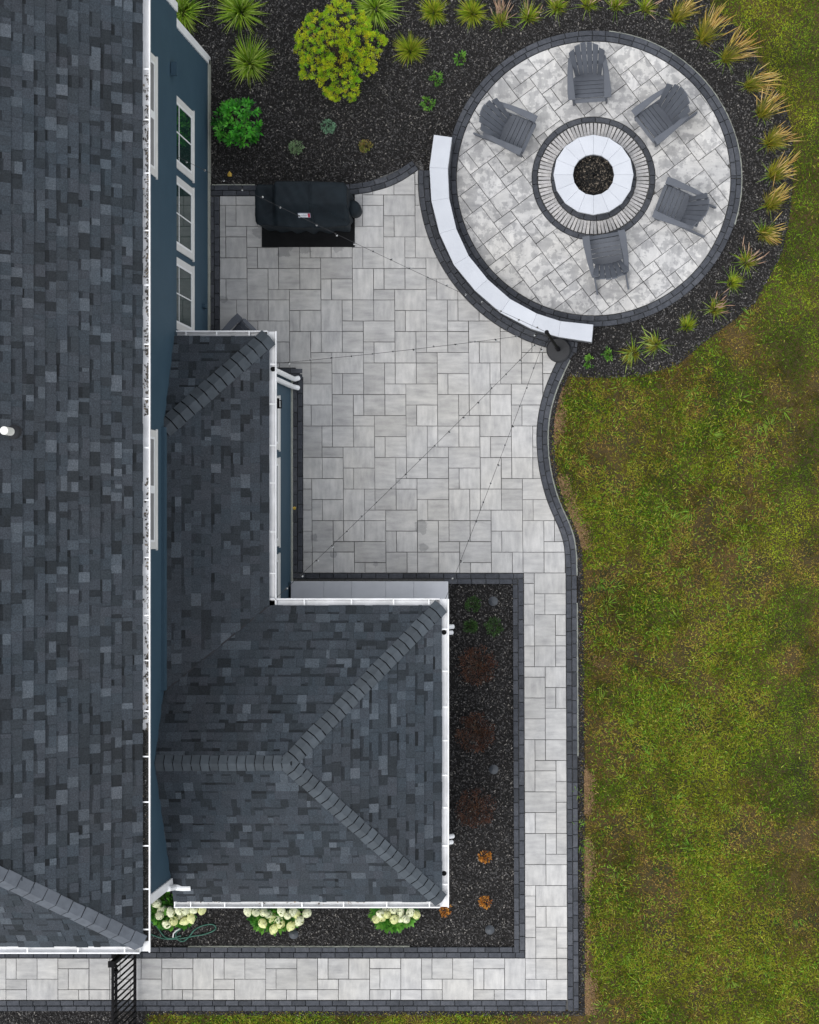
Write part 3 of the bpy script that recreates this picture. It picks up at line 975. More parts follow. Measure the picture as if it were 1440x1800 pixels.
# wing (shed with a hip) 
pW, pR = .48, .55
cW, cR = 1 / math.sqrt(1 + pW * pW), 1 / math.sqrt(1 + pR * pR)
XWE, YWN, YI, ZLR = -4.722, 2.638, -1.047, 2.82
DW = XWE - XU
roof_plane('wing_roof', (XWE, YI, ZLR), (0, 1, 0), (-1, 0, pW), [(0, 0), (YWN - YI, 0), (YWN - YI - DW, DW / cW), (-DW * pW / pR, DW / cW)], 21)
roof_plane('wing_roof', (XWE, YWN, ZLR), (-1, 0, 0), (0, -1, pW), [(0, 0), (DW, 0), (DW, DW / cW)], 22)
XRE, YRS = -2.362, -5.095
YRG = (YI + YRS) / 2
DR = YI - YRG
ZRG = ZLR + DR * pR
XPK = -4.285
pRE = DR * pR / (XRE - XPK)
cRE = 1 / math.sqrt(1 + pRE * pRE)
LEN = XRE - XU
hv = DW * pW                          # height of valley at the wall
roof_plane('rear_roof', (XRE, YI, ZLR), (-1, 0, 0), (0, -1, pR), [(0, 0), (XRE - XWE, 0), (LEN, hv / pR / cR), (LEN, DR / cR), (XRE - XPK, DR / cR)], 31)
roof_plane('rear_roof', (XRE, YRS, ZLR), (-1, 0, 0), (0, 1, pR), [(0, 0), (LEN, 0), (LEN, DR / cR), (XRE - XPK, DR / cR)], 32)
roof_plane('rear_roof', (XRE, YRS, ZLR), (0, 1, 0), (-1, 0, pRE), [(0, 0), (YI - YRS, 0), (DR, (XRE - XPK) / cRE)], 33)

shingle_pool.sort(key=lambda q: -q[0])
flipf = lambda b: tuple(range(len(b))) if (Vector(b[1]) - Vector(b[0])).cross(Vector(b[2]) - Vector(b[1])).z > 0 else tuple(range(len(b) - 1, -1, -1))
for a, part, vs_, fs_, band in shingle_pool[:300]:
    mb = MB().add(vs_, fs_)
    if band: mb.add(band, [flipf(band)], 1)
    mb.build('shingle', [M['shingle'], M['shingle_shade_band']], part)
rest = {}
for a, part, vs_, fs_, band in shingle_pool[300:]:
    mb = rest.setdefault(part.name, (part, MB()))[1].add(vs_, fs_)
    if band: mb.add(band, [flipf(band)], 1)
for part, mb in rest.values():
    tag(mb.build('shingle_field', [M['shingle_field'], M['shingle_field_shade_band']], part), kind='stuff')

def caps(p0, p1, nA, nB, n, width, part, thick=.016, gapf=.11, capm='cap'):
    """folded cap shingles from p0 (low) to p1 (high); nA, nB: horizontal-ish directions down the two slopes"""
    p0, p1 = Vector(p0), Vector(p1)
    d = (p1 - p0) / n
    e = d.normalized()
    A, B = unit(nA), unit(nB)
    A = (A - e * A.dot(e)).normalized(); B = (B - e * B.dot(e)).normalized()
    up = Vector((0, 0, 1))
    hw = width / 2 * .97
    q0, q1 = p0 + up * .012, p1 + up * .012
    MB().add([q0 + A * hw, q0 + up * .006, q0 + B * hw, q1 + A * hw, q1 + up * .006, q1 + B * hw], [(0, 1, 4, 3), (1, 2, 5, 4)]).build('ridge_gap_shade', M['gap_shade'], part)  # added dark strip: shows in the gaps as painted shadow between caps
    for k in range(n):
        a, b = p0 + d * k, p0 + d * (k + 1) * 1.0
        w = width / 2 * random.uniform(.95, 1.05)
        lo, hi = up * (.018 + thick), up * .022
        skew = e * random.uniform(-.004, .004)
        b2 = b - d * gapf
        vs_ = [a + A * w + lo + skew - e * .0, a + lo + up * .008 - e * .004, a + B * w + lo - skew, b2 + A * w + hi, b2 + hi + up * .006 - e * .004, b2 + B * w + hi]
        vs_ += [v - up * .03 for v in vs_]
        fs_ = [(0, 1, 4, 3), (1, 2, 5, 4), (0, 6, 7, 1), (1, 7, 8, 2), (0, 3, 9, 6), (2, 8, 11, 5), (3, 4, 10, 9), (4, 5, 11, 10)]
        MB().add(vs_, fs_).build('ridge_cap', M[capm], part)
parts = {o.name: o for o in house.children}
main_p, wing_p, rear_p = parts['main_roof'], parts['wing_roof'], parts['rear_roof']
hipd = Vector((-1, .776, pE)) * RUN
caps((XE, YSE, ZR), Vector((XE, YSE, ZR)) + hipd, (1, 0, -pE), (0, -1, -pS), 30, .27, main_p, .012, .05, 'cap_main_lit')
caps((XWE, YWN, ZLR), (XU, YWN - DW, ZLR + DW * pW), (1, 0, -pW), (0, 1, -pW), 13, .27, wing_p)
PK = Vector((XPK, YRG, ZRG))
caps((XRE, YI, ZLR), PK, (1, 0, -pRE), (0, 1, -pR), 24, .235, rear_p)
caps((XRE, YRS, ZLR), PK, (0, -1, -pR), (1, 0, -pRE), 24, .235, rear_p)
caps((XU + .02, YRG, ZRG), PK + Vector((.06, 0, 0)), (0, 1, -pR), (0, -1, -pR), 15, .235, rear_p)
# valley metal line between wing and rear roof
va, vb = Vector((XWE, YI, ZLR)), Vector((XU, YI - hv / pR, ZLR + hv))
mb = MB(); mb.bar(va + Vector((0, 0, .006)), vb + Vector((0, 0, .006)), .02, .012); mb.build('valley_seam', M['deck'], house)

# ---- gutters
def gutter(a, b, out, w=.115, hangers=(), dep=.072, name='gutter'):
    a, b, out = Vector(a), Vector(b), Vector(out).normalized()
    up = Vector((0, 0, 1))
    w += .008
    prof = [(0, 0), (0, -dep), (w * .72, -dep), (w, -.035), (w, .004), (w - .016, .004), (w - .016, -.03), (w * .70, -dep + .006), (.004, -dep + .006), (.004, 0)]
    vs_ = [p + out * o + up * z for p in (a, b) for o, z in prof]
    n = len(prof)
    fs_ = [(k, (k + 1) % n, n + (k + 1) % n, n + k) for k in range(n)] + [tuple(range(n)), tuple(range(2 * n - 1, n - 1, -1))]
    g = MB().add(vs_, fs_).build(name, M['gutter'], house)
    L = (b - a).length
    e = (b - a) / L
    for s_ in hangers:
        c = a + e * s_ + out * (w / 2) + up * -.004
        MB().box(c, (.016 if abs(e.x) > .5 else w - .01, .016 if abs(e.y) > .5 else w - .01, .012)).build('hanger', M['white'], g)
    return g
zg = ZE + .0
hy = [121, 210, 304, 405, 501, 605, 701, 787, 879, 980, 1082, 1161, 1250, 1330, 1410, 1487, 1563, 1634]
yS = -5.16
gutter((-5.805, yS - .02, zg), (-5.805, 7.6, zg), (1, 0, 0), .118, [(YN - y) / S(ZE) - yS + .02 for y in hy])
gutter((-12.9, -5.07, zg), (-5.81, -5.07, zg), (0, -1, 0), .118, [12.9 - (XN - x) / S(ZE) for x in (48, 137, 219)])
zl = ZL
k_ = S(ZL)
gutter((-6.0, 2.60, zl), (-4.752, 2.60, zl), (0, 1, 0), .11, [6.0 - (XN - x) / k_ for x in (327, 381, 438)])
gutter((-4.75, -1.075, zl), (-4.75, 2.71, zl), (1, 0, 0), .115, [1.075 + (YN - y) / k_ for y in (640, 710, 783, 849, 935, 1008)])
gutter((-4.748, -1.07, zl), (-2.39, -1.07, zl), (0, 1, 0), .112, [4.748 - (XN - x) / k_ for x in (535, 618, 692, 754)])
gutter((-2.388, -5.185, zl), (-2.388, -.958, zl), (1, 0, 0), .115, [5.185 + (YN - y) / k_ for y in (1106, 1180, 1243, 1302, 1363, 1420, 1487, 1555)])
gutter((-6.03, -5.07, zl), (-2.39, -5.07, zl), (0, -1, 0), .112, [6.03 - (XN - x) / k_ for x in (307, 335, 395, 461, 531, 604, 680, 755)])
# fascia boards
for q in ((XE - .02, XE - .052, YSE, 7.6, ZE - .14, ZE + .02), (XE - 7, XE - .054, -5.068, -5.045, ZE - .14, ZE + .02), (-4.752, -4.775, -1.06, 2.6, ZL - .14, ZL), (-2.39, -2.41, -5.07, -1.07, ZL - .14, ZL),
          (-4.76, -2.411, -1.072, -1.09, ZL - .14, ZL), (-6.0, -2.411, -5.068, -5.05, ZL - .14, ZL), (-6.0, -4.776, 2.598, 2.58, ZL - .14, ZL)):
    mb = MB(); mb.span(*q); mb.build('fascia', M['white'], house)
# soffits
for q in ((XU + .02, XE - .05, YS - .2, 7.5, ZE - .12, ZE - .105), (-5.9, -4.78, -1.05, 2.56, ZL - .135, ZL - .12), (-5.9, -2.42, -5.03, -1.10, ZL - .136, ZL - .121)):
    mb = MB(); mb.span(*q); mb.build('soffit', M['white'], house)
# leaf litter lying in the tall gutter
def gut_sampler(n):
    y = np.concatenate([rng.uniform(W(0, q1, ZE).y, W(0, q0, ZE).y, int(n * f)) for q0, q1, f in ((125, 215, .06), (210, 730, .52), (840, 990, .07), (980, 1160, .07), (1150, 1290, .12), (1290, 1650, .16))])
    x = -5.703 - np.abs(rng.normal(0, .026, len(y)))
    k = x > -5.795
    return x[k], y[k]
def pal_litter(n, x, y):
    t = rng.random((n, 1))
    return np.where(t < .8, np.array([[.10, .095, .088]]), np.array([[.20, .17, .13]])) * rng.uniform(.5, 1.4, (n, 1))
g0 = [o for o in house.children if o.name.startswith('gutter')][0]
tag(chips(1100, gut_sampler, (.015, .05), lambda x, y: ZE - .062 + 0 * x, pal_litter, 'leaf_litter', M['chip'], g0, .4), kind='stuff')
def gut3(n):
    y = rng.uniform(W(0, 1655, ZE).y, W(0, 1285, ZE).y, n)
    return -5.795 + rng.random(n) * .10, y
tag(chips(2600, gut3, (.02, .05), lambda x, y: ZE - .060 + 0 * x, lambda n, x, y: np.array([[.030, .030, .028]]) * rng.uniform(.5, 1.5, (n, 1)), 'leaf_litter', M['chip'], g0, .3), kind='stuff')
def gut2(n):
    a = rng.uniform(-5.0, -3.4, n // 2); b = rng.uniform(-5.9, -5.2, n // 4)
    x = np.concatenate([a, b]); return x, -5.075 - np.abs(rng.normal(0, .03, len(x))).clip(0, .09)
tag(chips(200, gut2, (.012, .035), lambda x, y: ZL - .058 + 0 * x, lambda n, x, y: np.array([[.3, .22, .14]]) * rng.uniform(.2, 1.6, (n, 1)), 'leaf_litter', M['chip'], [o for o in house.children if o.name.startswith('gutter')][6], .4), kind='stuff')
# gutter outlets
for (px, py) in ((478.5, 648), (780, 1112), (780, 1537)):
    p = W(px, py, ZL)
    mb = MB(); mb.lathe((p.x, p.y, ZL - .064), [(.034, 0), (.034, .006), (.022, .007)], 14); mb.build('gutter_outlet', M['black'], house)

# downspouts
def downspout(path, r=.038, name='downspout'):
    mb = MB(); mb.tube(path, r, 12); return mb.build(name, M['white'], house, smooth=False)
for (px, py, px2, py2) in ((518.5, 667, 521, 665), (513.5, 681, 518, 683)):
    g = W(px, py)
    x = max(g.x, XW + .055)
    downspout([(x, g.y, 2.66), (x, g.y, .16), (x + .015, g.y + .0, .09), (x + .06, g.y + (.02 if py < 670 else -.01), .03)])
for py in (1102, 1471):
    y = W(0, py, .1).y
    downspout([(-2.38, y, ZL - .1), (-2.40, y, ZL - .2), (-2.55, y, 2.40), (-2.56, y, .25), (-2.53, y, .12), (-2.44, y, .03)], .036)
    downspout([(-2.56, y - .09, 1.5), (-2.55, y - .09, .22), (-2.52, y - .09, .10), (-2.455, y - .09, .03)], .034, 'drain_pipe')
p = W(306, 1560, 2.95)
mb = MB(); mb.tube([(XU + .02, -4.84, 3.25), (XU + .05, -4.87, 2.98), (p.x + .10, -4.89, 2.93), (p.x + .22, -4.89, 2.92)], .042, 10); mb.build('downspout', M['white'], house)
# wall lantern
lp = W(500, 715, 1.9)
ly = W(0, 715, 1.0).y
mb = MB(); mb.span(XW + .01, XW + .03, ly - .09, ly + .09, 1.75, 2.05); lan = mb.build('wall_lantern', M['black'], house)
mb = MB(); mb.span(XW + .03, XW + .13, ly - .06, ly + .06, 1.55, 1.58); mb.span(XW + .03, XW + .14, ly - .07, ly + .07, 1.80, 1.82); mb.build('lantern_frame', M['black'], lan)
mb = MB(); mb.span(XW + .045, XW + .12, ly - .045, ly + .045, 1.58, 1.80); mb.build('lantern_glass', M['bulb'], lan)
# plumbing vent through the tall roof
vx, vy = W(33, 761, 6.5).x, W(33, 761, 6.5).y
zb = ZR + (XE - vx) * pE
mb = MB(); mb.lathe((vx, vy, zb - .03), [(.10, -.06), (.085, .05), (.05, .09)], 16); vb_ = mb.build('vent_pipe', M['deck'], house)
mb = MB()
mb.tube([(vx, vy, zb - .05), (vx, vy, zb + .30)], .048, 16, cap=False); mb.tube([(vx, vy, zb + .30), (vx, vy, zb + .1)], .038, 16, cap=True); mb.add(*(lambda n: ([(vx + r * math.cos(2 * math.pi * k / n), vy + r * math.sin(2 * math.pi * k / n), zb + .30) for r in (.048, .038) for k in range(n)], [(k, (k + 1) % n, n + (k + 1) % n, n + k) for k in range(n)]))(16))
mb.build('pipe', M['pipe'], vb_)
# ------------------------------------------------------------------ slatted garden chairs
def copy_tree(root):
    r = root.copy(); COL.objects.link(r)
    for ch in list(root.children):
        c = ch.copy(); COL.objects.link(c); c.parent = r
        for g in list(ch.children):
            d = g.copy(); COL.objects.link(d); d.parent = c
    return r
def make_chair():
    root = bpy.data.objects.new('adirondack_chair', None); COL.objects.link(root)
    WL[root.name] = Vector((0, 0, 0))
    m = M['chair']
    # seat: slats from the front edge down to the back, the last one with a curved rear edge
    ys = [.295, .225, .155, .085, .015, -.055]
    zs = [.345, .365, .355, .335, .312, .288]
    for i, (y, z) in enumerate(zip(ys, zs)):
        MB().box((0, y, z), (.475, .0655, .02), Matrix.Rotation(.32 if i else -.5, 3, 'X')).build('seat_slat', m, root)
    n = 12
    pts = [(-.2375 + .475 * k / n, -.092 - .075 * math.sin(math.pi * k / n) ** .8 - .0) for k in range(n + 1)]
    poly = [(-.2375, -.089)] + pts[1:-1] + [(.2375, -.089)]
    mb = MB().slab(poly, 0, .02, .002)
    mb.v = [(x, y, z + .266 + (y + .09) * .33) for x, y, z in mb.v]
    mb.build('seat_slat', m, root)
    # back: six slats fanning out under a rounded top
    nb = 6
    for k in range(nb):
        f = (k - 2.5) / 2.5
        xb, xt = f * .172, f * .238
        L = .80 - .15 * abs(f) ** 2.2
        dirv = Vector((0, -.43, .903)).normalized()
        wb, wt = .063, .0875
        base_ = Vector((xb, -.13, .235)); top = Vector((xt, -.13, .235)) + dirv * L
        nrm = Vector((0, .903, .43)).normalized()
        curve = nrm * (abs(f) ** 2 * .035)
        sx = Vector((1, 0, 0))
        slope = -.045 * f
        vs_ = []
        for c, w, cut in ((base_ + curve * .5, wb, 0), (base_.lerp(top, .5) + curve, (wb + wt) / 2, 0), (top + curve, wt, 1)):
            e = dirv * (slope if cut else 0)
            vs_ += [c - sx * w / 2 - e - nrm * .01, c + sx * w / 2 + e - nrm * .01, c + sx * w / 2 + e + nrm * .01, c - sx * w / 2 - e + nrm * .01]
        fs_ = []
        for s_ in range(2):
            b = s_ * 4
            fs_ += [(b + q, b + (q + 1) % 4, b + 4 + (q + 1) % 4, b + 4 + q) for q in range(4)]
        fs_ += [(3, 2, 1, 0), (8, 9, 10, 11)]
        MB().add(vs_, fs_).build('back_slat', m, root)
    for zz, yy, w in ((.46, -.275, .46), (.66, -.385, .50)):
        MB().box((0, yy, zz), (w, .05, .028), Matrix.Rotation(-.5, 3, 'X')).build('back_brace', m, root)
    for s_ in (-1, 1):
        poly = [(s_ * .225, .315), (s_ * .338, .315), (s_ * .345, .20), (s_ * .325, -.12), (s_ * .295, -.345), (s_ * .262, -.365), (s_ * .235, -.345), (s_ * .245, -.10)]
        poly = poly if poly_area(poly) > 0 else poly[::-1]
        MB().slab(poly, .535, .557, .003).build('arm', m, root)
        MB().box((s_ * .262, .245, .268), (.028, .09, .535)).build('front_leg', m, root)
        MB().bar((s_ * .25, .30, .325), (s_ * .25, -.56, .03), .028, .09, up=(0, 0, 1)).build('rear_leg', m, root)
        MB().bar((s_ * .262, .18, .50), (s_ * .300, .20, .534), .03, .08, up=(0, 1, 0)).build('arm_bracket', m, root)
        MB().bar((s_ * .27, -.30, .53), (s_ * .24, -.30, .44), .03, .05, up=(0, 1, 0)).build('arm_bracket', m, root)
    return root
chairs = [((1035, 143), (.07, 1.0), 'grey slatted chair at the top of the round patio, facing down to the fire pit'),
          ((1160, 207), (-.79, .62), 'grey slatted chair on the round patio, upper right of the fire pit'),
          ((1192, 362), (-.93, -.37), 'grey slatted chair on the round patio, lower right of the fire pit'),
          ((1067, 447), (-.17, -.985), 'grey slatted chair below the fire pit, its back to the seat wall end'),
          ((899, 228), (.91, .42), 'grey slatted chair on the round patio, left of the fire pit, beside the seat wall'),
          ((424, 604), (.70, -.714), 'grey slatted chair mostly hidden under the low roof corner, one arm showing')]
proto = make_chair()
for i, ((px, py), (fx, fy), lab) in enumerate(chairs):
    c = proto if i == 0 else copy_tree(proto)
    c.location = W(px, py, .35); c.location.z = 0.002
    c.rotation_euler = (0, 0, math.atan2(-fy, fx) - math.pi / 2)
    c.scale = (.95, .94, .95)
    tag(c, lab, 'chair', 'slatted garden chairs')

# ------------------------------------------------------------------ covered grill on its mat
gm = MB()
a, b = W(460.4, 434.4), W(624, 341)
n = 16
gm.slab([(a.x, a.y), (b.x, a.y), (b.x, b.y), (a.x, b.y)], .003, .012, .003)
tag(gm.build('grill_mat', M['mat']), 'black rectangular mat under the covered grill', 'mat')
X0, X1, Y0, Y1 = -5.285, -3.912, 4.475, 5.07
grill = thing('covered_grill', ((X0 + X1) / 2, (Y0 + Y1) / 2, .012), 'gas grill under a fitted black cover with a small label, standing on a mat', 'grill')
def sst(e0, e1, x):
    t = min(1, max(0, (x - e0) / (e1 - e0))); return t * t * (3 - 2 * t)
def gz(s_, t):
    z = 1.16 - .28 * sst(.50, 1.02, t) - .05 * (1 - sst(0, .07, t))
    z -= .10 * max(0, (s_ - .62)) / .38
    if s_ > .62: z -= .05 * sst(.0, .25, (t - .55) * 1.0 + (s_ - .62) * .4) 
    sh = .90 - .05 * (1 - sst(0, .1, t)) - .06 * sst(.75, 1, t) + .012 * math.sin(t * 9)
    k = sst(.195, .255, s_)
    z = sh * (1 - k) + z * k
    z -= .05 * sst(.965, 1, s_) + .04 * (1 - sst(0, .03, s_))
    return z
nx, ny = 60, 30
gv, gf = [], []
for j in range(ny + 1):
    for i in range(nx + 1):
        s_, t = i / nx, j / ny
        bulge = .045 * math.sin(math.pi * min(1, max(0, (s_ - .12) / .8))) * sst(.8, 1, t)
        x = X0 + (X1 - X0) * s_
        # rounded plan corners
        cr = .06
        inx = min(s_ * 1.37, (1 - s_) * 1.37)
        iny = min(t, 1 - t) * .6
        y = Y1 - (Y1 - Y0) * t - bulge
        if inx < cr:
            k = cr - math.sqrt(max(0, cr * cr - (cr - inx) ** 2))
            y = Y1 - k - (Y1 - Y0 - 2 * k) * t - bulge
        gv.append((x, y, gz(s_, t) + .006 * math.sin(i * .9 + j * .35) * math.sin(j * .8)))
for j in range(ny):
    for i in range(nx):
        a = j * (nx + 1) + i
        gf.append((a, a + nx + 1, a + nx + 2, a + 1))
per = [i for i in range(nx + 1)] + [j * (nx + 1) + nx for j in range(1, ny + 1)] + [ny * (nx + 1) + i for i in range(nx - 1, -1, -1)] + [j * (nx + 1) for j in range(ny - 1, 0, -1)]
prev = per
cx_, cy_ = (X0 + X1) / 2, (Y0 + Y1) / 2
for zi, zz in enumerate((.78, .5, .28, .10)):
    cur = []
    for q, vi in enumerate(per):
        x, y, z = gv[vi]
        w = math.sin(q * .55) * .012 * (zi + 1) / 2 - .012 * (zi + 1)
        d = Vector((x - cx_, y - cy_)); l = d.length
        cur.append(len(gv)); gv.append((x + d.x / l * w, y + d.y / l * w, min(zz, z - .03) + .015 * math.sin(q * .4)))
    m_n = len(per)
    for q in range(m_n): gf.append((prev[q], prev[(q + 1) % m_n], cur[(q + 1) % m_n], cur[q])[::-1])
    prev = cur
cov = MB().add(gv, gf).build('cover', M['cover'], grill, smooth=True)
# seams of the cover
def gpt(s_, t, up=.004):
    bul = .045 * math.sin(math.pi * min(1, max(0, (s_ - .12) / .8))) * sst(.8, 1, t)
    return Vector((X0 + (X1 - X0) * s_, Y1 - (Y1 - Y0) * t - bul, gz(s_, t) + up))
mb = MB()
mb.tube([gpt(.62, t) for t in np.linspace(.02, .98, 16)], .006, 6)
mb.tube([gpt(.64, t) for t in np.linspace(.02, .98, 16)], .004, 6)
mb.tube([gpt(.62 + .36 * q, .55 + .33 * q) for q in np.linspace(0, 1, 12)], .008, 6)
mb.build('seam', M['cover'], cov, smooth=True)
mb = MB(); xx = X1 - .02
mb.lathe((xx + .03, 4.79, .12), [(.10, 0), (.115, .2), (.115, .34), (.09, .42), (.03, .45)], 18)
mb.build('cover_bulge', M['cover'], grill, smooth=True)
for s_ in (-1, 1):
    for t_ in (-1, 1):
        MB().lathe((cx_ + s_ * .5, cy_ + t_ * .2, .012), [(.03, 0), (.03, .10), (.02, .12)], 10).build('caster', M['black'], grill)
# printed label on the front slope
lc = gpt(.545, .80, .012)
ex = Vector((1, 0, 0)); ey = (gpt(.545, .70) - gpt(.545, .90)).normalized(); en = ex.cross(ey)
def lq(x0, x1, y0, y1, up):
    return [lc + ex * x + ey * y + en * up for x, y in ((x0, y0), (x1, y0), (x1, y1), (x0, y1))]
mb = MB(); q = lq(-.092, .092, -.042, .042, .004); q2 = [p - en * .004 for p in q]
mb.add(q2 + q, [(4, 5, 6, 7), (0, 1, 5, 4), (1, 2, 6, 5), (2, 3, 7, 6), (3, 0, 4, 7)]); lab_o = mb.build('label_plate', M['reply'], cov)
MB().add(lq(-.084, .052, -.034, .034, .0055), [(0, 1, 2, 3)]).build('label_face', M['label'], cov)
MB().add(lq(.052, .084, -.034, .034, .0056), [(0, 1, 2, 3)]).build('label_face', M['red'], cov)
fc = bpy.data.curves.new('label_text', 'FONT'); fc.body = 'weber'; fc.size = .05; fc.align_x = 'CENTER'; fc.align_y = 'CENTER'
tmp = bpy.data.objects.new('tmp_text', fc); COL.objects.link(tmp)
dg = bpy.context.evaluated_depsgraph_get()
tme = bpy.data.meshes.new_from_object(tmp.evaluated_get(dg))
bpy.data.objects.remove(tmp, do_unlink=True)
mb = MB(); mb.add([lc + ex * (v.co.x - .014) + ey * v.co.y + en * .007 for v in tme.vertices], [tuple(p.vertices) for p in tme.polygons])
mb.build('lettering', M['reply'], cov)

# ------------------------------------------------------------------ light post in a round base, string lights
PB, PT = W(981.7, 614.5, .06), W(961.5, 584, 2.55)
post = thing('light_post', (PB.x, PB.y, .002), 'black pole in a round black base at the end of the seat wall', 'pole')
MB().lathe((PB.x + .006, PB.y - .008, .002), [(.185, 0), (.185, .035), (.175, .045)], 40).build('base', M['black_stone'], post)
MB().lathe((PB.x, PB.y, .047), [(.18, 0), (.183, .012), (.18, .035), (.165, .045)], 40).build('base_weight', M['black_stone'], post)
MB().tube([(PB.x, PB.y, .08), PT], .024, 12).build('pole', M['black'], post)
MB().tube([(PB.x, PB.y, .09), Vector((PB.x, PB.y, .09)).lerp(PT, .12)], .034, 12).build('sleeve', M['black'], post)
MB().lathe((PT.x, PT.y, PT.z), [(.03, 0), (.03, .03), (.015, .045)], 12).build('pole_cap', M['black'], post)
def string(a, b, sag, lab, spacing=.285, start=.15):
    a, b = Vector(a), Vector(b)
    L = (b - a).length
    at = lambda t: a.lerp(b, t) - Vector((0, 0, sag * 4 * t * (1 - t)))
    st = thing('string_light', a, lab, 'string lights', 'string lights over the patio')
    MB().tube([at(k / 40) for k in range(41)], .0030, 5).build('cable', M['cable'], st)
    s_ = start
    while s_ < L - .06:
        p = at(s_ / L)
        tilt = Vector((random.uniform(-.012, .012), random.uniform(-.012, .012), 0))
        MB().tube([p + Vector((0, 0, .008)), p - Vector((0, 0, .045)) + tilt], .0095, 6).build('socket', M['cable'], st)
        q = p - Vector((0, 0, .062)) + tilt * 1.5
        bl = MB().lathe((q.x, q.y, q.z), [(.005, -.019), (.013, -.010), (.0155, 0), (.012, .012), (.007, .019)], 8).build('bulb', M['bulb'], st, smooth=True)
        s_ += spacing * random.uniform(.97, 1.03)
string(W(487, 638.5, 2.72), PT, .22, 'string lights running left from the post to the gutter corner near the grill side')
string(W(487, 1050, 2.70), PT, .32, 'string lights running diagonally from the post to the inner corner of the low roof')
string(W(776, 1071, 2.72), PT, .25, 'string lights running from the post down to the outer corner of the low roof')
string(W(309, 274, 2.35), PT, .30, 'string lights running from the post over the grill to the tall house wall')

# ------------------------------------------------------------------ black metal gate and fence panel across the walk
XG = -7.24
def fence_panel(nm, ya, yb, lab, cat, z1=1.40):
    f = thing(nm, (XG, ya, 0), lab, cat)
    for z, w in ((z1 - .02, .035), (z1 - .20, .035), (.10, .04)): MB().span(XG - w / 2, XG + w / 2, yb, ya, z - .016, z + .016).build('rail', M['black'], f)
    y = ya - .045
    while y > yb:
        MB().span(XG - .0095, XG + .0095, y - .0095, y + .0095, .04, z1).build('picket', M['black'], f)
        y -= .0915
    return f
gate = fence_panel('garden_gate', -6.33, -8.0, 'black metal picket gate standing across the lower walkway', 'gate')
MB().span(XG - .03, XG + .03, -6.44, -6.40, 1.18, 1.30).build('latch', M['black'], gate)
fence_panel('fence_panel', -4.95, -6.20, 'short black picket fence panel between gate post and house, mostly under the eave', 'fence')
gp = thing('gate_post', (XG, -6.265, -.05), 'square black gate post with cap at the house eave', 'post')
MB().span(XG - .033, XG + .033, -6.298, -6.232, -.05, 1.45).build('post_shaft', M['black'], gp)
MB().span(XG - .045, XG + .045, -6.31, -6.22, 1.45, 1.475).build('post_cap', M['black'], gp)

# ------------------------------------------------------------------ path lights, hose
for (px, py, lab) in ((867, 1057, 'path light beside the green mounds near the stone step'), (868, 1353, 'path light in the middle of the side bed'),
                      (861, 1635, 'path light in the lower right corner of the side bed'), (516, 1643, 'path light below the middle hydrangea')):
    p = W(px, py, .32)
    t_ = thing('path_light', (p.x, p.y, -.04), 'small dark ' + lab, 'path light', 'path lights in the mulch bed')
    MB().tube([(p.x - .01, p.y, -.04), (p.x, p.y, .31)], .011, 8).build('stake', M['black'], t_)
    MB().lathe((p.x, p.y, .30), [(.072, 0), (.070, .012), (.045, .035), (.014, .052)], 20).build('lamp_cap', M['lampcap'], t_)
    MB().lathe((p.x, p.y, .24), [(.022, 0), (.026, .05)], 12).build('lamp_lens', M['bulb'], t_)
hose_px = [(258, 1640), (285, 1650), (310, 1651), (335, 1647), (362, 1642), (378, 1634), (375, 1626), (358, 1627), (342, 1635), (332, 1647), (322, 1655), (311, 1651), (309, 1640), (318, 1634)]
hs_ = catmull(hose_px, 8)
hose = thing('garden_hose', W(300, 1645, -.03), 'dark green garden hose looped on the mulch beside the walk', 'hose')
MB().tube([tuple(W2(*p)) + (-.018 + .006 * math.sin(i * .7),) for i, p in enumerate(hs_)], .0105, 7).build('tube', M['hose'], hose, smooth=True)
h2 = catmull([(262, 1618), (276, 1630), (288, 1646), (300, 1650), (318, 1645)], 8)
MB().tube([tuple(W2(*p)) + (-.012,) for p in h2], .0105, 7).build('tube', M['hose'], hose, smooth=True)
MB().tube([tuple(W2(*p)) + (.0,) for p in ((304, 1648), (305, 1641), (310, 1636), (317, 1632))], .011, 8).build('nozzle', M['brass'], hose, smooth=True)
# yellow fallen leaf
lf = W(404, 307, -.02)
mb = MB(); mb.add([lf + Vector(q) for q in ((0, .055, .012), (-.035, .01, .004), (-.03, -.025, 0), (0, -.03, .012), (.03, -.025, 0), (.035, .01, .004))], [(0, 1, 2, 3), (0, 3, 4, 5)])
YL = simple('yellow_leaf', (.55, .36, .05), .6)
fl = tag(mb.build('fallen_leaf', YL), 'single yellow leaf lying on mulch by the patio corner', 'leaf')
f2 = fl.copy(); COL.objects.link(f2); f2.location = W(517, 893, .02); f2.rotation_euler = (0, 0, 1.3); f2.scale = (.7, .7, .7)
tag(f2, 'small yellow leaf on the dark border bricks along the wing wall', 'leaf')
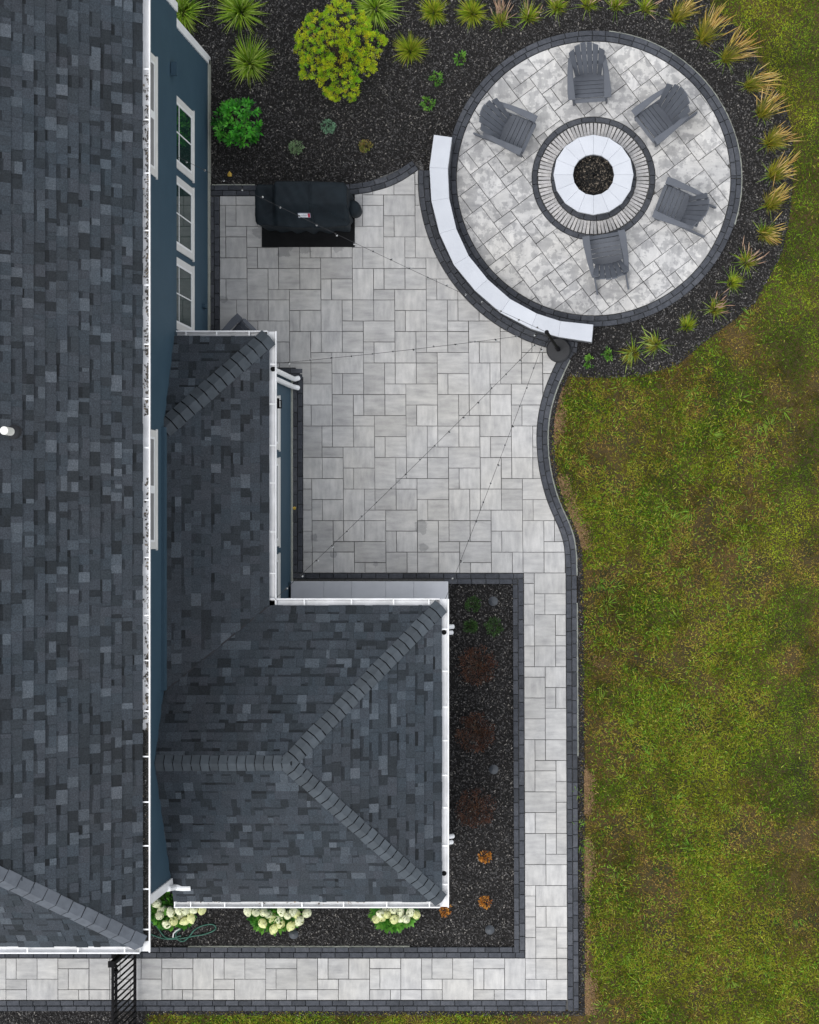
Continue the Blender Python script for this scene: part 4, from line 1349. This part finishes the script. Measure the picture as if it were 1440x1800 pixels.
# ------------------------------------------------------------------ plants
def blades(center, n, L, spread, width, pal, lean=(0, 0), r0=.06, az=None, droop=.35, seg=4):
    a = rng.uniform(0, 2 * np.pi, n) if az is None else rng.normal(az[0], az[1], n)
    ln = rng.uniform(L[0], L[1], n)
    sp = np.clip(spread * np.sqrt(rng.random(n)) + .06, 0, .97)
    R = ln * sp; Hh = ln * np.sqrt(1 - sp ** 2)
    dx, dy = np.cos(a), np.sin(a)
    rb = r0 * np.sqrt(rng.random(n))
    bx, by = center[0] + rb * dx, center[1] + rb * dy
    t = np.linspace(0, 1, seg + 1)
    w = rng.uniform(width[0], width[1], n)
    P = []
    for tt in t:
        h = tt ** 1.5
        x = bx + dx * R * h + lean[0] * ln * tt ** 1.8; y = by + dy * R * h + lean[1] * ln * tt ** 1.8
        z = center[2] + Hh * (tt * (1 + droop) - droop * tt * tt)
        ww = w * (1 - tt ** 2.2 * .92)
        P.append(np.stack([x - dy * ww / 2, y + dx * ww / 2, z], 1)); P.append(np.stack([x + dy * ww / 2, y - dx * ww / 2, z + ww * .3], 1))
    k = len(P)
    V = np.stack(P, 1).reshape(-1, 3)
    b = np.arange(n)[:, None] * k
    Fc = np.concatenate([b + np.array([[2 * s, 2 * s + 1, 2 * s + 3, 2 * s + 2]]) for s in range(seg)], 1).reshape(-1, 4)
    c = pal(n)
    tv = np.repeat(t, 2)[None, :, None]
    cols = (c[:, None, :] * (.85 + .25 * tv)).reshape(-1, 3)
    return V, Fc, cols
def mixpal(cs, jit=.25):
    cs = np.array(cs)
    def f(n):
        i = rng.integers(0, len(cs), n); j = rng.integers(0, len(cs), n); t = rng.random((n, 1))
        return (cs[i] * t + cs[j] * (1 - t)) * rng.uniform(1 - jit, 1 + jit, (n, 1))
    return f
G_BRIGHT = mixpal([(.18, .34, .02), (.28, .44, .05), (.38, .48, .10), (.08, .19, .015), (.24, .36, .02)], .35)
G_YELL = mixpal([(.22, .30, .015), (.30, .36, .025), (.12, .23, .012), (.38, .36, .05)])
G_OLIVE = mixpal([(.26, .28, .02), (.36, .32, .03), (.14, .22, .02), (.42, .32, .05)])
G_PALE = mixpal([(.36, .44, .13), (.26, .38, .06)])
G_TAN = mixpal([(.52, .36, .12), (.60, .45, .20), (.46, .28, .08), (.36, .32, .06)])
G_PINK = mixpal([(.42, .28, .20), (.50, .36, .26), (.34, .22, .15)])
def tuft(name, px, label, cat, group, sets, plume=None):
    p = W(*px, -.04)
    o = thing(name, p, label, cat, group)
    for i, s in enumerate(sets):
        V, Fc, cols = blades((p.x, p.y, -.04), **s)
        fast_mesh('blades', V, Fc, cols, M['grass'], o)
    if plume:
        # plume heads: fuzzy tapered spikes on thin stalks, swept one way
        n = plume['n']
        Vs, Fs, Cs = [], [], []; off = 0
        for k in range(n):
            a = math.radians(plume['dir']) + random.gauss(0, plume.get('fan', .32))
            L = random.uniform(*plume['L']); R = L * random.uniform(.45, .78); Hh = math.sqrt(L * L - R * R)
            c0 = Vector((p.x + random.gauss(0, .05), p.y + random.gauss(0, .05), -.02))
            tip = lambda t: c0 + Vector((math.cos(a), math.sin(a), 0)) * (R * t ** 1.7) + Vector((0, 0, Hh * (1.25 * t - .25 * t * t)))
            col = plume['pal'](1)[0]
            # stalk
            pts = [tip(t) for t in (0, .3, .6)]
            head = [tip(t) for t in np.linspace(.58, 1, 6)]
            s = Vector((-math.sin(a), math.cos(a), 0))
            ring = pts + head[1:]
            rad = [.0018, .0018, .002] + [.0045, .0065, .006, .0045, .0015]
            vs_ = []
            for q, r_ in zip(ring, rad): vs_ += [q - s * r_, q + Vector((0, 0, r_)), q + s * r_, q - Vector((0, 0, r_))]
            fs_ = []
            for i in range(len(ring) - 1):
                for j in range(4): fs_.append((i * 4 + j, i * 4 + (j + 1) % 4, i * 4 + 4 + (j + 1) % 4, i * 4 + 4 + j))
            Vs += [tuple(v) for v in vs_]; Fs += [tuple(x + off for x in f) for f in fs_]; off += len(vs_)
            cc = [np.array((.22, .22, .05))] * 8 + [None] * 0
            for i in range(len(ring)): Cs += [tuple((np.array((.24, .22, .06)) if i < 3 else col) * random.uniform(.85, 1.15))] * 4
        fast_mesh('plumes', np.array(Vs), np.array(Fs), np.array(Cs), M['grass'], o)
    return o
# big fountain grasses by the tall wall
for px, lab, s in (((322, 22), 'bright green fountain grass partly hidden by the tall wall corner', .8), ((424, 22), 'large bright green fountain grass at the top edge, between wall and yellow shrub', .9),
                   ((440, 112), 'spiky bright green fountain grass above the round leafy shrub', .8), ((661, 16), 'bright green fountain grass right of the yellow shrub at the top edge', .85)):
    tuft('fountain_reed', px, lab, 'plant', 'fountain grasses in the upper bed', [dict(n=int(230 * s), L=(.20 * s, .50 * s), spread=.90, width=(.011, .018), pal=G_BRIGHT, droop=.8, r0=.13, lean=(random.uniform(-.12, .12), random.uniform(-.12, .12))),
         dict(n=28, L=(.40 * s, .60 * s), spread=.97, width=(.008, .012), pal=G_PALE, droop=1.0, r0=.09), dict(n=140, L=(.10, .26), spread=.8, width=(.011, .018), pal=G_BRIGHT, droop=1.2, r0=.14)])
# round yellow-green tussocks
for px, lab, s in (((763, 22), 'yellow-green grass tussock at the top edge, left of its twin', 1.0), ((831, 24), 'yellow-green grass tussock at the top edge, right of its twin', 1.1), ((722, 90), 'yellow-green grass tussock alone in the mulch, nearest the yellow shrub', 1.15)):
    tuft('tussock_plant', px, lab, 'plant', 'grass tussocks in the upper bed', [dict(n=300, L=(.12 * s, .28 * s), spread=.85, r0=.08, width=(.007, .011), pal=G_YELL, droop=.5)])
# feather grasses round the patio, counted clockwise
ring = [((880, 40), 75, .55, 'O'), ((930, 32), 60, .42, 'o'), ((979, 14), 60, .42, 'o'), ((1033, 10), 60, .40, 'o'), ((1083, 12), 70, .40, 'o'), ((1134, 16), 35, .48, 'o'), ((1189, 33), 25, .62, 'T'), ((1236, 68), 38, .75, 'T'), ((1276, 104), 32, .78, 'T'), ((1316, 152), 8, .75, 'T'),
        ((1338, 201), 35, .62, 'T'), ((1353, 252), 18, .58, 'T'), ((1358, 309), 18, .60, 'T'), ((1353, 361), 28, .58, 'T'), ((1342, 412), -12, .5, 'T'), ((1312, 462), 35, .5, 'P'),
        ((1286, 497), 5, .42, 'o'), ((1256, 544), 20, .45, 'P'), ((1207, 575), 60, .40, 'o'), ((1153, 606), 170, .62, 'W'), ((1113, 621), 215, .45, 'W')]
ords = ['first', 'second', 'third', 'fourth', 'fifth', 'sixth', 'seventh', 'eighth', 'ninth', 'tenth', 'eleventh', 'twelfth', 'thirteenth', 'fourteenth', 'fifteenth', 'sixteenth', 'seventeenth', 'eighteenth', 'nineteenth', 'twentieth', 'last']
desc = {'O': 'reddish-tipped', 'o': 'short yellow-green', 'T': 'tan-plumed', 'P': 'pinkish-plumed', 'W': 'pale-plumed'}
for (px, d, L, ty), od in zip(ring, ords):
    L *= .87
    vf = random.uniform(.72, 1.08); d += random.uniform(-12, 12)
    lab = f'{desc[ty]} feather grass, {od} clockwise around the round patio from its upper left'
    sets = [dict(n=110 if ty != 'o' else 150, L=(.09 * vf, (.27 if ty == 'T' else .24) * vf), spread=random.uniform(.72, .92), width=(.005, .009), pal=G_YELL if ty in 'oO' else G_OLIVE, droop=.4, lean=(math.cos(math.radians(d)) * .4, math.sin(math.radians(d)) * .4)),
            dict(n=random.randint(8, 34), L=(.12, .30), spread=.97, width=(.005, .008), pal=G_BRIGHT, droop=.8)]
    pl = None
    if ty == 'T':
        sets.append(dict(n=80, L=(L * .45, L * .75), spread=.45, width=(.005, .008), pal=G_OLIVE, droop=.2, lean=(math.cos(math.radians(d)) * .5, math.sin(math.radians(d)) * .5)))
        pl = dict(n=int(34 * (L / .6)), dir=d, L=(L * .75, L * 1.15), pal=G_TAN, fan=.38)
    elif ty in 'PW': pl = dict(n=16, dir=d, L=(L * .6, L * .9), pal=G_PINK if ty == 'P' else G_PALE, fan=.5)
    elif ty == 'O': pl = dict(n=26, dir=d, L=(L * .7, L * 1.05), pal=G_PINK, fan=.35)
    elif px[1] < 40: pl = dict(n=7, dir=d, L=(L * .6, L * 1.0), pal=G_PINK, fan=.6)
    tuft('feather_reed', px, lab, 'plant', 'feather grasses around the round patio', sets, pl)

# leafy plants
def leafset(C, Nn, size, asp, cols, fold=.25):
    """C: centres, Nn: direction the leaf points (outward), builds folded diamond leaves"""
    n = len(C)
    d = Nn / np.linalg.norm(Nn, axis=1)[:, None]
    s = np.cross(d, rng.normal(0, 1, (n, 3)) * .35 + np.array([[0, 0, 1.0]])); s /= (np.linalg.norm(s, axis=1)[:, None] + 1e-9)
    u = np.cross(s, d)
    L = size[:, None]; w = L * asp
    V = np.stack([C, C + d * L * .45 + s * w * .5 + u * L * fold * .3, C + d * L, C + d * L * .45 - s * w * .5 + u * L * fold * .3], 1).reshape(-1, 3)
    b = np.arange(n)[:, None] * 4
    Fc = np.concatenate([b + np.array([[0, 1, 2]]), b + np.array([[0, 2, 3]])], 1).reshape(-1, 3)
    return V, Fc, np.repeat(cols, 4, 0)
def shrub(name, px, hgt, rad, nclump, nleaf, lsize, pal, label, cat, group=None, asp=.5, clr=.08, whorl=False, squash=1.0, inner=.35, stems=8, outline=None):
    p = W(*px, -.04)
    o = thing(name, p, label, cat, group)
    a = rng.uniform(0, 2 * np.pi, nclump); rr = np.sqrt(rng.uniform(inner ** 2, 1, nclump))
    if outline is not None: rr = rr * outline(a)
    cx, cy = p.x + rad * rr * np.cos(a), p.y + rad * squash * rr * np.sin(a)
    cz = -.04 + hgt * (.30 + .70 * np.sqrt(np.clip(1 - (rr * .93) ** 2, 0, 1)) * rng.uniform(.5, 1.08, nclump))
    cen = np.stack([cx, cy, cz], 1)
    out = cen - np.array([[p.x, p.y, hgt * .2]]); out /= np.linalg.norm(out, axis=1)[:, None]
    idx = np.repeat(np.arange(nclump), nleaf)
    n = len(idx)
    g = rng.normal(0, 1, (n, 3)); g /= np.linalg.norm(g, axis=1)[:, None]
    if whorl:
        d = g * np.array([[1, 1, .35]]) + out[idx] * .25 + np.array([[0, 0, .22]])
        C = cen[idx] + g * clr * .12
    else:
        d = g + out[idx] * .9 + np.array([[0, 0, .35]])
        C = cen[idx] + g * clr * rng.random((n, 1)) ** .5
    cc = pal(nclump)[idx] * rng.uniform(.75, 1.3, (n, 1))
    V, Fc, cols = leafset(C, d, rng.uniform(lsize[0], lsize[1], n), asp, cc)
    fast_mesh('foliage', V, Fc, cols, M['leaf'], o)
    mb = MB()
    for k in rng.choice(nclump, min(nclump, stems), replace=False):
        c = Vector(cen[k].tolist())
        mid = Vector((p.x, p.y, -.04)).lerp(c, .5) + Vector((0, 0, -.02))
        mb.tube([(p.x, p.y, -.05), mid, c], [.009 * (hgt + .3), .006 * (hgt + .3), .002], 5)
    mb.build('stem', M['bark'], o)
    return o
def yshrub_pal(n):
    cs = np.array([(.46, .56, .015), (.36, .54, .015), (.20, .44, .012), (.54, .56, .02), (.52, .42, .03)])
    return cs[rng.choice(5, n, p=[.34, .28, .18, .16, .04])] * rng.uniform(.7, 1.15, (n, 1))
def youtline(a): return .93 + .05 * np.sin(5 * a + .3) + .06 * np.sin(9 * a) - .22 * np.exp(-((a - 4.1) / .35) ** 2) - .20 * np.exp(-((a - 5.45) / .35) ** 2) + .12 * np.exp(-((a - 4.62) / .14) ** 2)
shrub('yellow_shrub', (603, 104), .72, .70, 620, 46, (.012, .026), yshrub_pal, 'large yellow-green shrub with loose feathery branches at the top of the bed', 'shrub', clr=.036, outline=youtline, inner=.05, stems=60, squash=1.12)
shrub('leafy_shrub', (424, 222), .42, .35, 90, 12, (.055, .095), mixpal([(.04, .28, .018), (.08, .40, .03), (.13, .46, .05), (.02, .15, .015)], .3), 'round dark green shrub with glossy pointed leaves near the house wall', 'shrub', asp=.34, whorl=True, inner=.02, stems=20)
for px, lab, pal, r in (((578, 224), 'small blue-green mound plant right of centre in the upper bed', [(.15, .30, .18), (.20, .36, .23)], .10), ((522, 260), 'small grey-green mound plant below the leafy shrub', [(.18, .29, .14), (.24, .34, .18)], .10), ((644, 258), 'small olive-brown mound plant near the seat wall end', [(.17, .21, .03), (.25, .18, .06)], .092)):
    shrub('mound_plant', px, .11, r, 60, 14, (.012, .026), mixpal(pal), lab, 'plant', 'small mound plants', asp=.4, clr=.02, inner=.05, stems=4)
for px, lab in (((811, 105), 'small bright green seedling closest to the round patio edge'), ((767, 140), 'small bright green seedling, middle of the three in a slanting row'), ((753, 183), 'small bright green seedling, lowest of the three in a slanting row'), ((1037, 637), 'small green plant beside the black pole base'), ((1071, 624), 'small green plant between the pole base and the pale grass')):
    shrub('seedling', px, .13, .085, 16, 9, (.03, .055), mixpal([(.10, .27, .03), (.17, .34, .04), (.06, .17, .02)]), lab, 'plant', 'small green seedlings', asp=.35, clr=.02, inner=.05, stems=5)
for px, lab, r in (((832, 1062), 'dark green mound plant left of the path light by the stone step', .10), ((828, 1100), 'dark green mound plant beside the downspout', .09), ((869, 1102), 'dark green mound plant nearest the brick edging', .125)):
    shrub('mound_plant', px, .12, r, 60, 12, (.015, .035), mixpal([(.035, .09, .018), (.06, .14, .03), (.025, .05, .015)]), lab, 'plant', 'dark mounds in the side bed', asp=.35, clr=.03, inner=.05, stems=4)
for px, lab in (((842, 1168), 'dark reddish-brown shrub, uppermost of three in the side bed'), ((838, 1285), 'dark reddish-brown shrub, middle of three in the side bed'), ((838, 1418), 'dark reddish-brown shrub, lowest of three in the side bed')):
    shrub('barberry_shrub', px, .40, .27, 110, 15, (.018, .032), mixpal([(.075, .028, .017), (.11, .045, .022), (.04, .020, .013)]), lab, 'shrub', 'dark shrubs in the side bed', asp=.5, clr=.06, inner=.05, stems=24)
for px, lab in (((853, 1504), 'small orange plant in the side bed, upper of two'), ((855, 1583), 'small orange plant in the side bed, lower of two'), ((785, 1599), 'orange plant half hidden under the low gutter corner')):
    shrub('orange_plant', px, .14, .085, 26, 9, (.02, .04), mixpal([(.42, .17, .02), (.55, .25, .04), (.30, .10, .02)]), lab, 'plant', 'small orange plants', asp=.5, clr=.02, inner=.05, stems=5)
# hydrangeas
hyd = [((312, 1592), .42, [(275, 1589), (280, 1610), (300, 1604.5), (292.5, 1624), (305.5, 1620), (324, 1619.5), (336, 1615), (315, 1601), (326, 1601), (339, 1599.5), (355, 1600), (284, 1600), (318, 1608)], 'white hydrangea at the tall house corner, above the hose'),
       ((487, 1596), .46, [(436, 1602.5), (450, 1604), (464, 1604), (479, 1615), (462.5, 1624), (490, 1616), (481, 1634), (495, 1602.5), (506, 1609), (511, 1629), (521, 1607.5), (526, 1620), (539, 1606), (493, 1625), (515, 1604), (472, 1608)], 'white hydrangea in the middle, largest along the low gutter'),
       ((695, 1598), .36, [(661, 1616), (668, 1607), (679, 1602), (680, 1608), (692, 1600), (693, 1617), (703.5, 1615), (714, 1616), (721, 1605), (732, 1609), (704, 1603), (672, 1613)], 'white hydrangea nearest the low roof outer corner')]
for (px, r, bl, lab) in hyd:
    o = shrub('hydrangea', px, .55, r * .82, 60, 12, (.07, .12), mixpal([(.04, .17, .02), (.08, .26, .03), (.14, .34, .05)]), lab, 'hydrangea', 'hydrangeas along the low wall', asp=.6, clr=.07, squash=.62, inner=.05, stems=14)
    for (bx_, by_) in bl:
        h = random.uniform(.50, .66)
        p = W(bx_, by_, h)
        n = 150
        t = rng.random(n); a = rng.uniform(0, 2 * np.pi, n)
        ra = .062 * np.sin(np.pi * np.clip(t * .86 + .12, 0, 1)) ** .7 * rng.uniform(.9, 1.06, n)
        axis = np.array([rng.normal(0, .45), rng.normal(-.35, .35), .75]); axis /= np.linalg.norm(axis)
        e1 = np.cross(axis, [0, 1, .2]); e1 /= np.linalg.norm(e1); e2 = np.cross(axis, e1)
        C = np.array(p)[None] + axis[None] * ((t - .5) * .155)[:, None] + e1[None] * (ra * np.cos(a))[:, None] + e2[None] * (ra * np.sin(a))[:, None]
        nor = e1[None] * np.cos(a)[:, None] + e2[None] * np.sin(a)[:, None] + axis[None] * (t - .4)[:, None] * 1.4
        nor /= np.linalg.norm(nor, axis=1)[:, None]
        s1 = np.cross(nor, rng.normal(0, 1, (n, 3))); s1 /= np.linalg.norm(s1, axis=1)[:, None]; s2 = np.cross(nor, s1)
        k = rng.uniform(.016, .024, n)[:, None]
        V = np.stack([C - s1 * k, C - s2 * k, C + s1 * k, C + s2 * k], 1).reshape(-1, 3)
        b = np.arange(n)[:, None] * 4
        base_c = np.array([.86, .88, .48]) if random.random() < .5 else np.array([.88, .90, .66])
        cols = np.repeat(base_c[None] * rng.uniform(.85, 1.12, (n, 1)), 4, 0)
        V2 = np.array([p + Vector((0, 0, 0))])
        fast_mesh('bloom', V, b + np.array([[0, 1, 2, 3]]), cols, M['petal'], o)

# ------------------------------------------------------------------ mulch chips
BED1 = [(330, -60), (1240, -60)] + LAWN_EDGE + [(985, 655), (1000, 630), (1020, 606), (1030, 560), (740, 300), (720, 290), (640, 322), (440, 326), (367, 326), (367, 110), (330, 60)]
BED2 = [(770, 1026), (903, 1026), (905, 1666), (262, 1666), (262, 1560), (770, 1560)]
BED3 = [(-60, 1778), (250, 1778), (256, 1860), (-60, 1860)]
def in_beds(px, py):
    k = inpoly(px, py, BED1) & (np.hypot(px - C_PX[0], py - C_PX[1]) > 259)
    return k | inpoly(px, py, BED2) | inpoly(px, py, BED3)
def bed_sampler(n):
    px = rng.uniform(-60, 1400, n); py = rng.uniform(-60, 1860, n)
    k = in_beds(px, py)
    x, y = (px[k] - XN) / S0, (YN - py[k]) / S0
    return x, y
def pal_mulch(n, x, y):
    t = rng.random((n, 1)); g = rng.uniform(.6, 1.5, (n, 1))
    v = vnoise(x * 1.3, y * 1.3, 5)[:, None]
    hi = .035 + .075 * v
    c = np.where(t < .55, np.array([[.016, .0156, .0155]]), np.where(t < 1 - hi, np.array([[.062, .060, .060]]), np.array([[.165, .155, .142]])))
    return c * g
def zmulch(x, y): return -.048 + .018 * vnoise(x * 3, y * 3, 9)
tag(chips(760000, bed_sampler, (.016, .05), zmulch, pal_mulch, 'mulch', M['chip'], None, .45, (.22, .6)), 'black bark mulch covering the planting beds', 'mulch', kind='stuff')
# soil strip with crumbs between border and lawn
strip_px = [(x + 20, y) for x, y in S_CURVE[10:]] + [(1015, 1012), (1018, 1779), (250, 1779)]
strip_out = [(x + 31, y + 2) for x, y in S_CURVE[10:]] + [(1026, 1012), (1030, 1787), (250, 1786)]
sheet('soil_strip', strip_px + strip_out[::-1], -.047, M['soil'])
STRIP = strip_px + strip_out[::-1]
def strip_sampler(n):
    px = rng.uniform(240, 1035, n); py = rng.uniform(640, 1790, n)
    k = inpoly(px, py, STRIP)
    return (px[k] - XN) / S0, (YN - py[k]) / S0
tag(chips(330000, strip_sampler, (.012, .03), lambda x, y: -.045 + 0 * x, pal_mulch, 'soil_crumbs', M['chip'], None, .45), 'dark soil crumbs along the outer edge of the brick border', 'soil', kind='stuff')

# worn tan earth where the lawn thins out beside the border
def tan_sampler(n):
    py = rng.uniform(680, 1785, n)
    xe = np.where(py < 1007, np.interp(py, sx_, sv_), 995.5 + (py - 1007) * .0045) + 30
    px = xe + np.abs(rng.normal(0, 9, n))
    k = vnoise(px / S0 * 1.6, py / S0 * 1.6, 81, 3) + rng.normal(0, .05, n) + .05 * np.clip((py - 1150) / 100, 0, 1) * -1 > .52
    return (px[k] - XN) / S0, (YN - py[k]) / S0
tag(chips(26000, tan_sampler, (.012, .035), lambda x, y: -.050 + .012 * rng.random(len(x)), lambda n, x, y: np.array([[.20, .125, .065]]) * rng.uniform(.5, 1.35, (n, 1)), 'bare_earth', M['chip'], None, .4, (.3, .8)), 'worn tan earth and dry thatch along the lawn edge', 'earth', kind='stuff')

# ------------------------------------------------------------------ lawn grass
edge_in = [(1003, 668), (992, 690), (978, 730), (971, 770), (971, 810), (978, 850), (990, 890), (1008, 925), (1018, 955), (1023, 1000), (1024, 1300), (1026, 1600), (1027, 1783), (258, 1783)]
LAWN = [(1240, -60)] + LAWN_EDGE[1:] + edge_in + [(258, 1870), (1520, 1870), (1520, -60)]
def lawn_pts(n, edge=5):
    px = rng.uniform(250, 1520, n); py = rng.uniform(-60, 1870, n)
    q = px + rng.normal(0, edge, n), py + rng.normal(0, edge, n)
    k = inpoly(q[0], q[1], LAWN)
    return px[k], py[k]
def lawn_fields(px, py):
    x, y = px / S0, py / S0
    dry = (vnoise(x * 1.5, y * 1.5, 21, 4) - .5) * 1.10 + .492 - .18 * np.clip((650 - py) / 300, -.1, 1)
    xe = np.where(py < 1007, np.interp(py, sx_, sv_), 996) + 26
    dry = dry + .24 * np.exp(-np.clip(px - xe, 0, None) / 14) * ((py > 690) & (py < 1785)) + .10 * np.clip((vnoise(x * 2.6, y * 2.6, 61, 2) - .45) * 3, 0, 1) * (px - xe < 70)
    lush = vnoise(x * .75 + 9, y * .75, 22, 4)
    fine = np.clip((px - 1300) / 90, 0, 1) * np.clip((1700 - py) / 100, 0, 1); fine = np.maximum(fine, np.clip((720 - py) / 120, 0, 1) * np.clip((px - 1180) / 80, 0, 1))
    gx = np.clip((px - 1190) / 190, 0, 1); gb = np.clip((py - 1450) / 250, 0, 1)
    dry = dry + .045 * (1 - gx) - .075 * gx - .03 * gb
    return dry, lush, fine
def make_blades(px, py, L, w, col, zb=-.058, tilt=(.5, 1.15)):
    n = len(px)
    x, y = (px - XN) / S0, (YN - py) / S0
    a = rng.uniform(0, 2 * np.pi, n); th = rng.uniform(tilt[0], tilt[1], n)
    dx, dy = np.cos(a), np.sin(a)
    R, Z = L * np.sin(th), L * np.cos(th)
    B = np.stack([x, y, np.full(n, zb)], 1); s = np.stack([-dy, dx, np.zeros(n)], 1) * (w / 2)[:, None]
    Mid = B + np.stack([dx * R * .45, dy * R * .45, Z * .75], 1)
    T = B + np.stack([dx * R, dy * R, Z], 1)
    V = np.stack([B - s, B + s, Mid + s * .8, T, Mid - s * .8], 1).reshape(-1, 3)
    b = np.arange(n)[:, None] * 5
    Fc = np.concatenate([b + np.array([[0, 1, 2]]), b + np.array([[0, 2, 4]]), b + np.array([[4, 2, 3]])], 1).reshape(-1, 3)
    return V, Fc, np.repeat(col, 5, 0)
px, py = lawn_pts(640000)
dry, lush, fine = lawn_fields(px, py)
n = len(px)
jt = rng.normal(0, .075, n)
C_br = np.array([.255, .168, .048]); C_ol = np.array([.160, .136, .018]); C_gr = np.array([.086, .142, .011]); C_yg = np.array([.225, .252, .018]); C_dk = np.array([.038, .052, .006])
hf = vnoise(px / S0 * 7, py / S0 * 7, 71, 2); hf2 = vnoise(px / S0 * 5.2, py / S0 * 5.2, 72, 3)
d = dry + jt + (hf - .5) * .30 * (1 - .6 * fine)
wv = lambda x, a, b: np.clip((x - a) / (b - a), 0, 1)[:, None]
col = C_gr * (1 - wv(d, .44, .52)) + C_ol * wv(d, .44, .52)
col = col * (1 - wv(d, .55, .66)) + C_br * wv(d, .55, .66)
l2 = lush + rng.normal(0, .08, n)
col = col * (1 - .75 * wv(l2, .56, .66)) + C_yg * .75 * wv(l2, .56, .66)
col = col * (1 - .6 * wv(.44 - l2, 0, .1)) + C_dk * .6 * wv(.44 - l2, 0, .1)
col = col * rng.uniform(.45, 1.5, (n, 1)) * (.34 + 1.3 * hf2[:, None]) * (1 + .22 * fine[:, None] + .10 * fine[:, None] * np.sin((px * .8 + py * .6) / 20)[:, None])
L = rng.uniform(.028, .066, n) * (1 - .2 * fine); w = rng.uniform(.006, .0115, n)
keep = rng.random(n) < np.clip(1.15 - .75 * np.clip((dry - .55) / .12, 0, 1), .3, 1)
V, Fc, cols = make_blades(px[keep], py[keep], L[keep], w[keep], col[keep])
tag(fast_mesh('lawn_grass', V, Fc, cols, M['grass']), 'patchy green and brown lawn grass beside the patio', 'grass', kind='stuff')
# coarser weeds and crabgrass in the near lawn
px, py = lawn_pts(420000, 2)
dry, lush, fine = lawn_fields(px, py)
cl = vnoise(px / S0 * 3.2, py / S0 * 3.2, 40, 2)
n = len(px)
k = (rng.random(n) < np.clip((cl - .30) * 1.9, .16, .8) * (1 - .88 * fine) * np.clip(1.25 - (dry - .5) * 3, .4, 1)) 
px, py, lush = px[k], py[k], lush[k]
n = len(px)
pal = np.array([(.15, .24, .014), (.24, .29, .018), (.08, .18, .012), (.36, .36, .07), (.18, .34, .035), (.05, .11, .008), (.24, .19, .03)])
col = pal[rng.integers(0, 7, n)] * rng.uniform(.65, 1.35, (n, 1))
V, Fc, cols = make_blades(px, py, rng.uniform(.028, .082, n), rng.uniform(.008, .016, n), col, tilt=(.7, 1.3))
Vs, Fs, Cs = [V], [Fc], [cols]; off = len(V)
for q in range(64):
    a, b = rng.uniform(1010, 1430), rng.uniform(680, 1800)
    if q < 12: a, b = [(1090, 560 + 120), (1300, 570), (1085, 1030), (1055, 1025), (1330, 1790), (1345, 1690), (1350, 1720), (1280, 1075), (1200, 1245), (1100, 1265), (1320, 555), (1255, 610)][q]
    m = int(rng.uniform(5, 26))
    V, Fc, cols = blades(((a - XN) / S0, (YN - b) / S0, -.055), m, (.05, .14), .96, (.009, .015), mixpal([(.13, .28, .03), (.20, .36, .04), (.10, .19, .03), (.28, .34, .06)]), droop=.7, r0=.05, seg=3, lean=(rng.normal(0, .3), rng.normal(0, .3)))
    Fc = np.concatenate([Fc[:, [0, 1, 2]], Fc[:, [0, 2, 3]]])
    Vs.append(V); Fs.append(Fc + off); Cs.append(cols); off += len(V)
tag(fast_mesh('lawn_weeds', np.concatenate(Vs), np.concatenate(Fs), np.concatenate(Cs), M['grass']), 'coarse weeds and crabgrass scattered through the lawn', 'weeds', kind='stuff')
